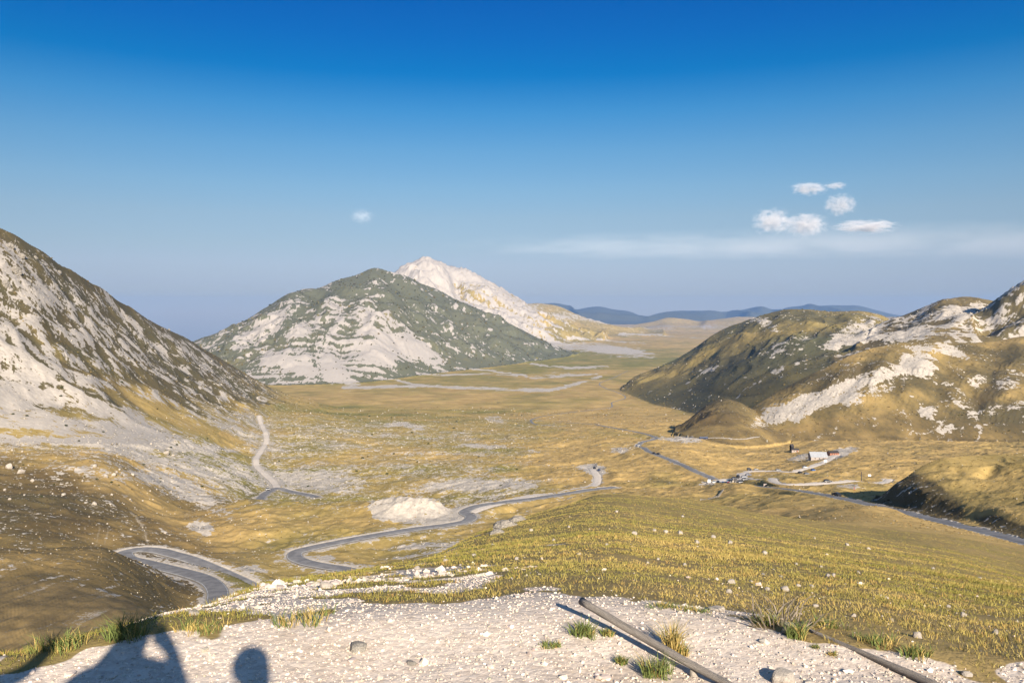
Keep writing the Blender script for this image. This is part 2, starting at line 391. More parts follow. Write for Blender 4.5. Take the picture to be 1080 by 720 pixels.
S1 = np.zeros(Zg.shape)              # broad gully field, unit deviation
S2 = np.zeros(Zg.shape)              # finer streaks
for L in LAYERS:
    m = idg == LID[L['name']]
    if not m.any():
        continue
    S1 += streak(m, L['lam'], L['plen'], 3, LID[L['name']] * 3.1)
    S2 += streak(m, L['lam']*0.33, L['plen']*0.7, 2, LID[L['name']] * 5.7, steps=14)
S1b, S2b = blur(S1, 8), blur(S2, 3)
S3 = np.zeros(Zg.shape)              # main ravines and spurs
for L in LAYERS:
    m = idg == LID[L['name']]
    if m.any(): S3 += streak(m, L['lam']*3.2, L['plen']*1.1, 3, LID[L['name']] * 2.3 + 40, steps=8)
S3 = blur(S3, 9)
# relief of the hills
for L in LAYERS:
    m = idg == LID[L['name']]
    t = np.clip(Tg, 0, 1)
    env = np.where(m, sstep(0.0, 0.25, t) * (1 - 0.78*sstep(0.72, 1.0, t)), 0)
    a = L['amp']
    rock = fbm(Xg[m]/(L['lam']*0.5), Yg[m]/(L['lam']*0.5), 4, 0.55)
    Zg[m] += env[m] * (a * 0.55 * np.clip(S1b[m], -2.5, 2.5) + a * 0.16 * np.clip(S2b[m], -2.5, 2.5) + a * L.get('rock', 0.22) * rock)
    Zg[m] += env[m] * a * L.get('rav', 1.2) * (1.3 - 1.6*np.abs(S3[m]))
    if L['name'] in ('white_peak', 'grey_crag'):
        Zg[m] += env[m] * a * (0.9 if L['name'] == 'white_peak' else 0.45) * ridged(Xg[m]/(L['lam']*0.9), Yg[m]/(L['lam']*0.9), 5)
        Zg[m] += np.where(t[m] > 0.8, sstep(0.8, 1.0, t[m]), 0) * a * 0.55 * ridged(Xg[m]/(L['lam']*0.35), Yg[m]/(L['lam']*0.35), 3)
# rolling relief of the valley land and the foreground
bm_ = idg == 0
far = sstep(140, 260, Yg)
roll = fbm(Xg/95, Yg/95, 6, 0.52) * 6.2 + fbm(Xg/420, Yg/420, 3, 0.5) * 5.0 * sstep(500, 1200, Yg)
hum = (ridged(Xg/38 + 3, Yg/38, 4) - 0.35) * 2.6 * sstep(260, 330, Yg) * (1 - sstep(1000, 2200, Yg))
flat = 1 - 0.75 * sstep(1700, 3000, Yg)
Zg += np.where(bm_, (roll + hum) * far * flat, 0)
for mx, my, rx_, ry_, hh in [(-46, 376, 15, 13, 5.5), (-34, 372, 13, 11, 4.0), (-59, 384, 12, 12, 4.0)]:
    Zg += hh*np.exp(-((Xg-mx)/rx_)**2 - ((Yg-my)/ry_)**2) * (1 + .25*fbm(Xg/5, Yg/5, 3))
lh = bm_ & (Yg > 60) & (Yg < 260) & (Xg < -20)
Zg += np.where(lh, fbm(Xg/14, Yg/14, 4, 0.6) * 0.9 * sstep(60, 100, Yg) * (1 - sstep(215, 250, Yg)), 0)
nearm = (1 - sstep(110, 200, Yg))
lump = fbm(Xg/4.5, Yg/4.5, 4, 0.5) * 0.10 * sstep(6, 14, Yg) + fbm(Xg/1.1 + 9, Yg/1.1, 4, 0.55) * 0.022 + fbm(Xg/17, Yg/17, 2) * 0.35 * sstep(20, 60, Yg)
Zg += lump * nearm

# ------------------------------------------------------------------ roads and tracks: centre lines, then the land is cut to them
droad = np.full(Zg.shape, 1e3)            # metres to the nearest road edge
dkind = np.zeros(Zg.shape, np.int8)
def cut_road(R):
    C = R['C']
    for a in range(0, len(C), 40):
        seg = C[max(0, a-1):a+42]
        mrg = R['w']*0.5 + R['blend'] * 2.2 + 4
        ra = np.searchsorted(YR, seg[:, 1].min() - mrg); rb = np.searchsorted(YR, seg[:, 1].max() + mrg)
        if rb <= ra: continue
        xs, ys = Xg[ra:rb], Yg[ra:rb]
        msk = (xs > seg[:, 0].min() - mrg) & (xs < seg[:, 0].max() + mrg)
        if not msk.any(): continue
        rr, cc = np.where(msk)
        x, y = xs[rr, cc], ys[rr, cc]
        D = (x[:, None]-seg[None, :, 0])**2 + (y[:, None]-seg[None, :, 1])**2
        k = D.argmin(1); d = np.sqrt(D[np.arange(len(k)), k]) - R['w']*0.5
        zr = seg[k, 2]
        old = droad[ra:rb][rr, cc]
        zz = Zg[ra:rb][rr, cc]
        f = 1 - sstep(R['verge'], R['verge'] + R['blend'], d)
        upd = (d < old) & ((old > 0.3) | (R['kind'] == 'asphalt'))
        znew = zz*(1-f) + (zr - 0.45*(1 - sstep(-0.3, 0.8, d)) - 0.05)*f
        blk = Zg[ra:rb]; blk[rr[upd], cc[upd]] = znew[upd]
        blk = droad[ra:rb]; blk[rr[upd], cc[upd]] = d[upd]
        blk = dkind[ra:rb]; blk[rr[upd], cc[upd]] = 1 if R['kind'] == 'asphalt' else 2

ROADS = []
def road(name, pts, width, kind, verge, blend):
    P = [world(*p) if p[2] < 520 else pick(p[0], p[1], p[2]*0.7) for p in pts]
    C = spline(P, width*0.35)
    if kind == 'gravel': C[:, 2] = height(C[:, 0], C[:, 1]) + 0.25
    k = 9
    zs = np.pad(C[:, 2], (k, k), 'edge')
    C[:, 2] = np.convolve(zs, np.ones(2*k+1)/(2*k+1), 'valid')
    ROADS.append(dict(name=name, C=C, w=width, kind=kind, verge=verge, blend=blend))
    cut_road(ROADS[-1])

road('road', [(1300, 640, 100), (1180, 596, 140), (1080, 570, 172), (1030, 558, 198), (985, 547, 224), (940, 536.5, 254), (905, 528.5, 284), (870, 521.5, 322), (835, 516, 372), (800, 512.5, 430), (768, 509.5, 490),
              (748, 503, 540), (733, 496, 590), (718, 489.5, 630), (700, 482, 680), (688, 477.5, 715), (679, 472, 750), (674, 468.5, 785), (677, 466, 815), (687, 463.5, 845), (690, 460.5, 880), (675, 456.5, 930), (650, 451.5, 1010), (628, 447.5, 1080)],
     5.6, 'asphalt', 1.2, 9)
road('road', [(628, 447.5, 1080), (600, 446, 1110), (575, 448, 1100), (560, 444, 1160), (585, 437, 1350), (625, 432, 1550), (642, 430, 1620), (646, 424, 1800), (659, 420, 2000), (652, 414, 2250), (640, 410, 2500), (632, 405, 2800), (645, 399, 3150), (662, 391, 3700)],
     4.4, 'asphalt', 0.3, 8)
road('road', [(225, 652, 182), (229, 634, 197), (229, 621, 210), (218, 611, 224), (200, 605, 234), (178, 599, 243), (150, 592, 254), (133, 587, 262), (134, 583.5, 269), (148, 581, 272), (165, 580, 271), (183, 583, 266), (205, 590, 259), (228, 600, 251), (252, 611.5, 243), (280, 625, 233), (310, 634, 226),
              (345, 636, 227), (372, 628, 234), (392, 617, 243), (388, 608, 252), (368, 600.5, 262), (342, 596, 269), (321, 592, 276), (311, 587, 283), (313, 582, 290), (330, 577, 296), (360, 570, 305), (400, 563, 318), (440, 557, 332), (475, 552.5, 343), (492, 549, 351), (497, 544.5, 361), (490, 540, 370), (500, 534, 384), (530, 529, 400), (565, 525, 420), (600, 519.5, 446), (630, 515, 468), (648, 514, 478)],
     5.6, 'asphalt', 1.6, 9)
road('road', [(265, 540, 445), (272, 531, 500), (278, 522, 560), (284, 517, 592), (293, 516, 610), (305, 518, 606), (320, 521, 590), (335, 523, 575)], 6.4, 'asphalt', 2.0, 10)
road('track', [(293, 516, 612), (288, 508, 655), (280, 500, 700), (272, 492, 760), (270, 484, 815), (276, 474, 880), (281, 465, 950), (280, 455, 1030), (275, 446, 1110), (273, 438, 1180)], 5.0, 'gravel', 1.0, 8)
road('track', [(273, 438, 1180), (250, 431, 1200), (225, 424, 1200), (205, 416, 1200)], 4.0, 'gravel', 0.5, 6)
road('track', [(496, 541, 372), (520, 533, 392), (560, 524, 428), (590, 516, 462), (615, 509, 495), (630, 503, 522), (627, 497, 556), (615, 493, 585)], 5.5, 'gravel', 1.5, 8)
road('track', [(748, 509, 520), (768, 510, 505), (788, 511.5, 492), (803, 514, 478)], 6.0, 'gravel', 0.5, 6)
road('track', [(768, 509, 500), (800, 510.5, 515), (840, 510.5, 525), (880, 508.5, 535), (910, 507, 545), (938, 505.5, 552)], 5.0, 'gravel', 0.4, 6)
road('track', [(766, 509, 503), (776, 507.5, 520), (782, 504.5, 545), (782, 500, 575), (786, 498, 600), (797, 496.8, 622), (815, 497, 630), (835, 496.5, 635), (850, 494, 650), (862, 489.5, 685), (872, 486, 715), (878, 482, 750), (884, 479, 780)], 5.0, 'gravel', 0.4, 6)
road('track', [(690, 461, 882), (700, 462.5, 880), (720, 463, 885), (745, 462.5, 900), (775, 463, 910), (800, 461, 930)], 3.4, 'gravel', 0.2, 5)

# ------------------------------------------------------------------ what covers the land: bare limestone, green or straw grass, dark heath, gravel
PXg, PYg = PX(Xg, Yg), PY(Zg, Yg)
_ln = np.log(Yg + 13.0)*90
WPX = PXg + 9*fbm(PXg/22, _ln/6, 4, 0.6) + 3*fbm(PXg/5, _ln/2, 3, 0.6)
WPY = PYg + 5*fbm(PXg/26 + 40, _ln/6 + 9, 4, 0.6) + 2*fbm(PXg/6 + 4, _ln/2.2, 3, 0.6)
scree = np.zeros(Zg.shape); green = np.full(Zg.shape, 0.3); dark = np.zeros(Zg.shape); gravel = np.zeros(Zg.shape); pink = np.zeros(Zg.shape)
I = lambda n: idg == LID[n]
Tc = np.clip(Tg, 0, 1)

def blob(arr, px, py, rx, ry, ang, s, y0, y1, soft=0.55):
    ra, rb = np.searchsorted(YR, y0), np.searchsorted(YR, y1)
    if rb <= ra: return
    dx, dy = WPX[ra:rb]-px, WPY[ra:rb]-py
    ca, sa = math.cos(math.radians(ang)), math.sin(math.radians(ang))
    a, b = (dx*ca + dy*sa)/rx, (-dx*sa + dy*ca)/ry
    r = np.sqrt(a*a + b*b)
    arr[ra:rb] += s * (1 - sstep(soft, 1.25, r))

def band(arr, pts, wpx, s, y0, y1):
    ra, rb = np.searchsorted(YR, y0), np.searchsorted(YR, y1)
    px, py = PXg[ra:rb]*0.55 + WPX[ra:rb]*0.45, PYg[ra:rb]*0.7 + WPY[ra:rb]*0.3
    best = np.zeros(px.shape)
    for (ax, ay), (bx, by) in zip(pts[:-1], pts[1:]):
        m = (px > min(ax, bx)-3*wpx) & (px < max(ax, bx)+3*wpx) & (py > min(ay, by)-3*wpx) & (py < max(ay, by)+3*wpx)
        if not m.any(): continue
        qx, qy = px[m], py[m]
        L2 = (bx-ax)**2 + (by-ay)**2
        t = np.clip(((qx-ax)*(bx-ax) + (qy-ay)*(by-ay))/L2, 0, 1)
        d = np.hypot(qx-ax-t*(bx-ax), qy-ay-t*(by-ay))
        best[m] = np.maximum(best[m], 1 - sstep(wpx*0.4, wpx*1.2, d))
    arr[ra:rb] += s*best*np.clip(.75 + 1.1*fbm(Xg[ra:rb]/260, Yg[ra:rb]/150, 4, .6), .1, 1.3)

n40 = fbm(Xg/40, Yg/40, 4, 0.55); n150 = fbm(Xg/150+5, Yg/150, 4, 0.55); n600 = fbm(Xg/600, Yg/600+7, 4, 0.55)
vb = (idg == 0) & (Yg > 130)
# valley
g = 0.16 + 0.8*n150 + 0.7*n600
g += 0.30*(1 - sstep(540, 640, PXg))*sstep(330, 600, Yg) + 0.35*np.exp(-((PXg-610)/90)**2)*np.exp(-((PYg-385)/18)**2)
green = np.where(vb, g, green)
sc = 0.24 + 0.34*n40 + 0.26*n150
sc += 0.14*(1 - sstep(480, 620, PXg))*sstep(330, 600, Yg)*(1 - sstep(1100, 1800, Yg)) - 0.14*sstep(560, 700, PXg) - 0.10*sstep(1200, 2200, Yg)
scree = np.where(vb, sc, scree)
dark = np.where(vb, 0.10 + 0.45*n150 + 0.35*n40, dark)
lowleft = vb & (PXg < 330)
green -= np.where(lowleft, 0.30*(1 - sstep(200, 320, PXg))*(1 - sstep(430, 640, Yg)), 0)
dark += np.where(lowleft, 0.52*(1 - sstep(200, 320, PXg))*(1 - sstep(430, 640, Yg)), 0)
# left mountain
m = I('left')
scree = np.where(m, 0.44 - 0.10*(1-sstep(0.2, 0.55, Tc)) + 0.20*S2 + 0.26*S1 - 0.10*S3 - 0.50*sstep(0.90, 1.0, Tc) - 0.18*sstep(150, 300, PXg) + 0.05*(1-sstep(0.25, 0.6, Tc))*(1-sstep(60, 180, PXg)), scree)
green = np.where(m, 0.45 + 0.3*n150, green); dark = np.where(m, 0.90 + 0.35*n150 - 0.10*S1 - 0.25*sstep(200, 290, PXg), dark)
# the fan of stones under it
fan = vb & (Yg > 440) & (Yg < 1700) & (PXg < 335)
scree += np.where(fan, (0.19 + 0.20*n40)*(1-sstep(130, 310, PXg))*sstep(450, 560, Yg) + 0.12*(1-sstep(240, 330, PXg))*(1-sstep(1100, 1650, Yg)), 0)
q = sc + (0.19 + 0.20*n40)*(1-sstep(130, 310, PXg))*sstep(450, 560, Yg) + 0.12*(1-sstep(240, 330, PXg))
toe = np.where(I('left'), np.maximum(1 - sstep(0.0, 0.34, Tg + 0.16*n150 + 0.10*n40), sstep(262, 322, PXg + 30*n40)), 0)
scree = scree*(1-toe) + q*toe; dark = dark*(1-toe) + (0.2 + 0.45*n150)*toe
# central mountain
m = I('central')
big = fbm(Xg/300 + 2, Yg/1500, 4, .55)
scree = np.where(m, 0.25 + 0.19*S1 + 0.17*S2 + 0.42*big - 0.10*S3 + 0.26*np.exp(-((Tc-0.14)/0.10)**2)*sstep(240, 290, PXg)*(1-sstep(470, 510, PXg)) + 0.32*sstep(0.86, 1.0, Tc)*(1-sstep(70, 110, np.abs(PXg-395))) - 0.14*sstep(470, 520, PXg), scree)
green = np.where(m, 0.9 + 0.3*n600, green); dark = np.where(m, 0.92 + 0.35*n600 - 0.10*S1, dark)
pink = np.where(I('central'), 0.85, pink); pink = np.where(I('left'), 0.35, pink)
m = I('white_peak')
scree = np.where(m, 0.70 + 0.16*S1 + 0.14*S2 - 0.55*sstep(560, 615, PXg)*(1-sstep(0.75, 1.0, Tc)), scree); pink = np.where(m, 0.65, pink)
green = np.where(m, 0.5, green); dark = np.where(m, 0.4, dark)
m = I('tan_spur'); scree = np.where(m, 0.38 + 0.12*S1 + 0.2*n600, scree); dark = np.where(m, 0.30 + 0.4*n600, dark); green = np.where(m, 0.5, green)
m = I('tan_hills'); scree = np.where(m, 0.42 + 0.10*S1, scree); pink = np.where(m, 0.6, pink); dark = np.where(m, 0.2, dark)
m = I('distant'); scree = np.where(m, 0.02 + 0.10*S1, scree); dark = np.where(m, 1.3, dark); green = np.where(m, 0.9, green)
m = I('brown_hill'); scree = np.where(m, 0.04 + 0.15*S1 + 0.13*S2 + 0.2*n600, scree); dark = np.where(m, 0.62 + 0.4*n600 + 0.2*n150, dark); green = np.where(m, 0.62 + 0.4*n600, green)
m = I('round_hill'); scree = np.where(m, 0.34 + 0.20*S1 + 0.12*S2 - 0.30*sstep(0.75, 0.95, Tc), scree); dark = np.where(m, 0.70 + 0.3*n150, dark); green = np.where(m, 0.35, green)
m = I('grey_crag'); scree = np.where(m, 0.36 + 0.20*S1 + 0.16*S2, scree); dark = np.where(m, 0.75, dark); green = np.where(m, 0.5, green)
m = I('scree_hill'); scree = np.where(m, 0.10 + 0.15*S1 + 0.13*S2, scree); dark = np.where(m, 0.66 + 0.50*n150, dark); green = np.where(m, 0.30 + 0.3*n150, green)
m = I('knoll'); scree = np.where(m, 0.10 + 0.08*S2, scree); dark = np.where(m, 0.62 + 0.2*n40, dark); green = np.where(m, 0.3, green)
m = I('shoulder'); face = np.where(m, 0.0, 0.0); blob(face, 955, 522, 62, 24, 22, 1.0, 190, 340, .7); blob(face, 1065, 556, 40, 9, 14, .9, 150, 240, .7); face = np.clip(face, 0, 1)  # left face darkened: its own heath, with shade put into the colour
scree = np.where(m, 0.05 + 0.26*face*(0.5 + S2*0.7), scree); dark = np.where(m, 0.28 + 0.75*face + 0.2*n40, dark); green = np.where(m, 0.25 + 0.2*n40, green)

# single patches: bare scree slopes, spoil, dark heath, painted shade on the shoulder's left face
for a in [
 # central mountain
 (275, 348, 42, 12, -32, .42, 3000, 6000), (325, 345, 30, 8, -22, .42, 3000, 6000), (300, 382, 40, 6, 28, .4, 3000, 5000), (345, 395, 45, 6, 18, .42, 3000, 5000),
 (350, 318, 22, 9, 70, .3, 3000, 6000), (395, 305, 14, 14, 40, .3, 3000, 6000), (420, 365, 34, 8, 30, .42, 3000, 6000), (450, 372, 30, 9, 45, .45, 3000, 6000), (398, 375, 26, 12, 20, .42, 3000, 6000),
 (385, 335, 10, 20, 20, .25, 3000, 6000), (495, 330, 40, 6, 30, .3, 3000, 6000), (365, 388, 30, 7, 15, .35, 3000, 6000),
 # scree hill
 (850, 427, 62, 11, -20, .75, 900, 1900), (968, 385, 22, 13, 10, .8, 900, 1900), (920, 398, 44, 8, -18, .55, 900, 1900), (1005, 370, 18, 5, 30, .5, 900, 1900), (978, 369, 22, 4, 5, .5, 900, 1900), (915, 415, 40, 8, -15, .55, 900, 1900),
 (1035, 400, 14, 6, -20, .4, 900, 1900), (985, 430, 26, 7, -15, .45, 800, 1900), (1065, 400, 22, 12, -30, .4, 800, 1900), (1050, 432, 40, 6, -12, .4, 700, 1900), (1000, 452, 50, 4, -4, .4, 700, 1500),
 # brown hill
 (808, 342, 22, 6, 25, .45, 2000, 3400), (830, 372, 24, 5, -20, .4, 2000, 3400), (755, 387, 28, 3, -8, .3, 2000, 3400), (905, 350, 30, 14, -25, .6, 2000, 3400), (885, 362, 26, 5, -8, .6, 2000, 3400), (822, 393, 9, 5, -60, .4, 1500, 3000),
 # round hill
 (955, 355, 32, 6, -4, .5, 1700, 2800), (1010, 330, 34, 6, -14, .4, 1700, 2800),
 # left fan
 (50, 418, 110, 30, 14, .14, 450, 1500), (130, 468, 150, 5, 3, .45, 430, 1000), (25, 425, 40, 14, 0, .15, 400, 1500),
 # spots in the valley
 (212, 556, 16, 8, 20, .8, 240, 600), (440, 539, 50, 14, 4, 1.0, 340, 430), (418, 536, 32, 12, 0, .9, 340, 430), (450, 575, 40, 3, -4, .4, 280, 420), (268, 600, 16, 4, 5, .6, 220, 330), (345, 588, 8, 4, 0, .7, 240, 300),
 (420, 447, 12, 2.5, -5, .8, 900, 1700), (435, 449, 14, 1.5, 12, .7, 900, 1700), (505, 510, 70, 6, -2, .3, 450, 900), (330, 507, 60, 10, 4, .3, 500, 900), (510, 470, 25, 3, 3, .4, 600, 1300), (520, 440, 14, 6, 20, .35, 900, 2000),
 (625, 494, 18, 6, 15, .9, 500, 700), (715, 464, 30, 2.5, 3, .6, 750, 1200), (722, 462, 16, 2, 3, .6, 750, 1200), (660, 470, 16, 6, -20, .5, 650, 900), (712, 487, 8, 3, 20, .5, 540, 700),
 (620, 366, 70, 5, 3, .5, 5000, 14000), (660, 372, 40, 5, 6, .5, 5000, 14000), (590, 395, 50, 2, -4, .35, 3000, 5000), (860, 481, 32, 5, -6, .55, 600, 950), (885, 478, 22, 5, -14, .65, 600, 1000), (775, 515, 12, 2.5, 0, .5, 420, 600), (895, 513, 14, 3, 0, .5, 380, 600),
 (120, 500, 90, 6, 8, .25, 330, 600), (200, 520, 60, 10, 30, .22, 330, 600), (745, 511, 12, 2, 0, .7, 450, 600),
 (440, 586, 40, 2, -6, .5, 280, 420), (510, 512, 50, 5, 0, .2, 450, 800)]:
    blob(scree, *a)
for a in [(110, 417, 62, 9, 12, -.34, 430, 1500), (75, 436, 45, 6, 10, -.38, 430, 1300), (190, 445, 60, 12, 22, -.26, 430, 1300), (40, 457, 70, 4, 2, -.30, 430, 1100), (150, 400, 50, 8, 22, -.22, 430, 1500), (240, 470, 40, 12, 30, -.2, 430, 1100), (215, 480, 40, 9, 30, -.2, 430, 1000)]:
    blob(scree, *a)
for a in [(190, 615, 14, 16, 20, .5, 150, 240), (30, 530, 90, 40, 10, .25, 250, 460), (960, 525, 60, 22, 25, .35, 180, 330), (760, 432, 34, 16, 0, .2, 900, 1400), (700, 500, 22, 14, -40, .3, 500, 700), (870, 362, 30, 14, 0, .3, 2000, 3300),
          (900, 395, 26, 8, -25, .4, 900, 1900), (1040, 420, 30, 8, -35, .5, 900, 1900), (880, 402, 20, 6, -30, .45, 900, 1900), (265, 518, 14, 10, 50, .35, 400, 700), (785, 540, 40, 4, 6, .35, 150, 500), (850, 545, 30, 4, 5, .4, 150, 400), (960, 350, 60, 8, -20, .25, 1700, 2800)]:
    blob(dark, *a)
for a in [(640, 378, 110, 14, 0, .5, 3000, 9000), (250, 610, 40, 10, 10, .6, 200, 420), (530, 495, 20, 5, 0, .6, 500, 900), (480, 470, 80, 6, 5, .4, 700, 1300), (700, 500, 20, 14, 0, .4, 450, 760), (330, 575, 60, 20, -10, .2, 300, 450), (90, 380, 60, 10, 20, .2, 500, 1500)]:
    blob(green, *a)
for a in [(880, 470, 220, 40, 0, -.15, 400, 1200), (650, 440, 120, 16, 0, -.3, 900, 2500), (900, 560, 240, 14, 6, -.4, 60, 300), (420, 420, 120, 8, 0, -.35, 1500, 2700)]:
    blob(green, *a)
for pts, wp, s in [
 ([(362, 409), (400, 408), (440, 406.5), (500, 409), (545, 411), (580, 411), (600, 407), (620, 401), (634, 397)], 1.7, .8), ([(400, 397), (420, 401), (440, 406)], 1.2, .6), ([(440, 394), (470, 395.5), (520, 394), (545, 396)], 1.1, .55),
 ([(480, 388), (520, 391), (555, 396)], 1.0, .55), ([(560, 384), (600, 388), (640, 386.5)], 1.1, .6), ([(600, 356), (640, 359), (680, 362)], 1.4, .5), ([(630, 372), (690, 373)], 1.0, .4), ([(560, 399), (610, 396), (640, 393)], 1.0, .4),
 ([(655, 352), (700, 354), (745, 357)], 1.0, .45)]:
    band(scree, pts, wp*1.15, s*1.25, 2200, 14000)
for pts, wp, s in [([(525, 470), (550, 445), (530, 430), (520, 420)], 1.6, .35), ([(560, 460), (600, 440), (640, 437)], 1.2, .2)]:
    band(dark, pts, wp, s, 900, 2600)
# narrow paths trodden on the left hills
band(gravel, [(138, 540), (150, 552), (157, 575)], 1.0, .7, 220, 380)
band(gravel, [(105, 555), (102, 575)], .7, .45, 200, 360); band(gravel, [(114, 556), (111, 572)], .7, .4, 200, 360)
lm_ = (idg == 0) & (Yg > 70) & (Yg < 205) & (PXg < 225)
gul = fbm(Xg/1.6 + 0.06*Yg, Yg/26, 3, 0.6)
low = 1 - sstep(150, 185, Yg + 10*n40)
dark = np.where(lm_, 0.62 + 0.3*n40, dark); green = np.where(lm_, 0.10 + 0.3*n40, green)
scree = np.where(lm_, 0.14 + (0.10 + 0.55*np.clip(gul, -.2, 1))*low, scree)
Zg -= np.where(lm_, 0.5*np.clip(gul, -1, 1)*low*sstep(70, 90, Yg), 0)
# road cuts and verges
cut = (1 - sstep(0.1, 1.7, droad + 2.2*fbm(Xg/9, Yg/9, 4)))
scree += 0.60*cut*np.where(Yg < 1400, 1, 0.3); 
scree += 0.22*(1 - sstep(2, 8, droad))*(dkind == 1)*(Yg < 480)*(PXg < 560)
# foreground: trodden gravel and the grass that starts behind it
GE = [(-400, 720), (0, 706), (60, 697), (130, 688), (200, 668), (260, 661), (330, 656), (350, 641), (420, 640), (480, 637), (560, 629), (640, 631), (700, 641), (760, 651), (820, 663), (900, 681), (960, 692), (1010, 704), (1080, 714), (1500, 760)]
gp, ge = np.array(GE, float).T
def bare_at(x, y):
    """share of bare gravel on the foreground hill, from the row of each point"""
    px = PX(x, y); py = PY(base_z(x, y), y)
    e = np.interp(px, gp, ge)
    n = fbm(x/0.8, y/0.4, 4, 0.55) * 26
    d = py - e + n
    path = sstep(-3, 5, d)
    u = (e - py)
    leftw = 1 - sstep(420, 640, px)
    thr = 0.06 - 0.26*leftw + 0.0085*np.clip(u, 0, 200)*(1 - 0.55*leftw)
    p = fbm(x/0.5 + 40, y/0.7, 3, 0.5) * 0.55 + fbm(x/1.9, y/1.6 + 11, 3, 0.5) * 0.9
    patch = sstep(thr, thr + 0.12, p) * (1 - sstep(45, 75, y))
    return np.clip(np.maximum(path, patch), 0, 1)
nr = np.where(YR < 135)[0][-1] + 1
fg = (idg[:nr] == 0) & (Yg[:nr] < 135) & ~((Yg[:nr] > 70) & (PXg[:nr] < 225))
bare = bare_at(Xg[:nr], Yg[:nr])
gravel[:nr] = np.where(fg, bare, gravel[:nr])
scree[:nr] = np.where(fg, 0.08, scree[:nr]); dark[:nr] = np.where(fg, 0.12, dark[:nr])
green[:nr] = np.where(fg, 0.42 + 0.5*fbm(Xg[:nr]/9, Yg[:nr]/9, 4, 0.6), green[:nr])
Zg[:nr] -= np.where(fg, 0.03*bare*sstep(4, 12, Yg[:nr]), 0)

# ------------------------------------------------------------------ materials
def new_mat(name):
    m = bpy.data.materials.new(name); m.use_nodes = True
    nt = m.node_tree
    return m, nt, nt.nodes['Principled BSDF']
class NB:
    def __init__(s, nt): s.nt = nt
    def n(s, t, **k):
        o = s.nt.nodes.new(t)
        for a, b in k.items(): setattr(o, a, b)
        return o
    def put(s, sock, v):
        if isinstance(v, bpy.types.NodeSocket): s.nt.links.new(v, sock)
        else: sock.default_value = v
    def math(s, op, a, b=0.0, c=0.0, clamp=False):
        o = s.n('ShaderNodeMath', operation=op, use_clamp=clamp)
        for i, v in enumerate((a, b, c)): s.put(o.inputs[i], v)
        return o.outputs[0]
    def mix(s, f, a, b):
        o = s.n('ShaderNodeMix', data_type='RGBA')
        s.put(o.inputs[0], f)
        for i, v in ((6, a), (7, b)):
            s.put(o.inputs[i], v if isinstance(v, bpy.types.NodeSocket) else (*v, 1.0))
        return o.outputs[2]
    def noise(s, vec, scale, detail=6, rough=0.6, col=False):
        o = s.n('ShaderNodeTexNoise'); s.put(o.inputs['Vector'], vec)
        o.inputs['Scale'].default_value = scale; o.inputs['Detail'].default_value = detail; o.inputs['Roughness'].default_value = rough
        return o.outputs['Color' if col else 'Fac']
    def vor(s, vec, scale, feature='F1', out='Distance'):
        o = s.n('ShaderNodeTexVoronoi', feature=feature); s.put(o.inputs['Vector'], vec); o.inputs['Scale'].default_value = scale
        return o.outputs[out]
    def thr(s, v, lo, hi):
        o = s.n('ShaderNodeMapRange', interpolation_type='SMOOTHSTEP'); s.put(o.inputs[0], v)
        o.inputs[1].default_value = lo; o.inputs[2].default_value = hi
        return o.outputs[0]
    def obj(s): return s.n('ShaderNodeTexCoord').outputs['Object']
    def attr(s, name):
        return s.n('ShaderNodeAttribute', attribute_name=name)
    def bump(s, h, strength, dist, normal=None):
        o = s.n('ShaderNodeBump'); s.put(o.inputs['Height'], h); o.inputs['Strength'].default_value = strength; o.inputs['Distance'].default_value = dist
        if normal: s.put(o.inputs['Normal'], normal)
        return o.outputs[0]

GOLD, GOLD2 = (0.485, 0.332, 0.124), (0.350, 0.236, 0.086)
OLIVE, OLIVE2 = (0.250, 0.210, 0.055), (0.155, 0.145, 0.038)
HEATH, HEATHG = (0.118, 0.082, 0.036), (0.080, 0.082, 0.042)
LIME, LIME2, LIMEP = (0.50, 0.445, 0.365), (0.37, 0.325, 0.265), (0.335, 0.303, 0.268)
GRAV, GRAV2 = (0.66, 0.56, 0.45), (0.50, 0.41, 0.32)

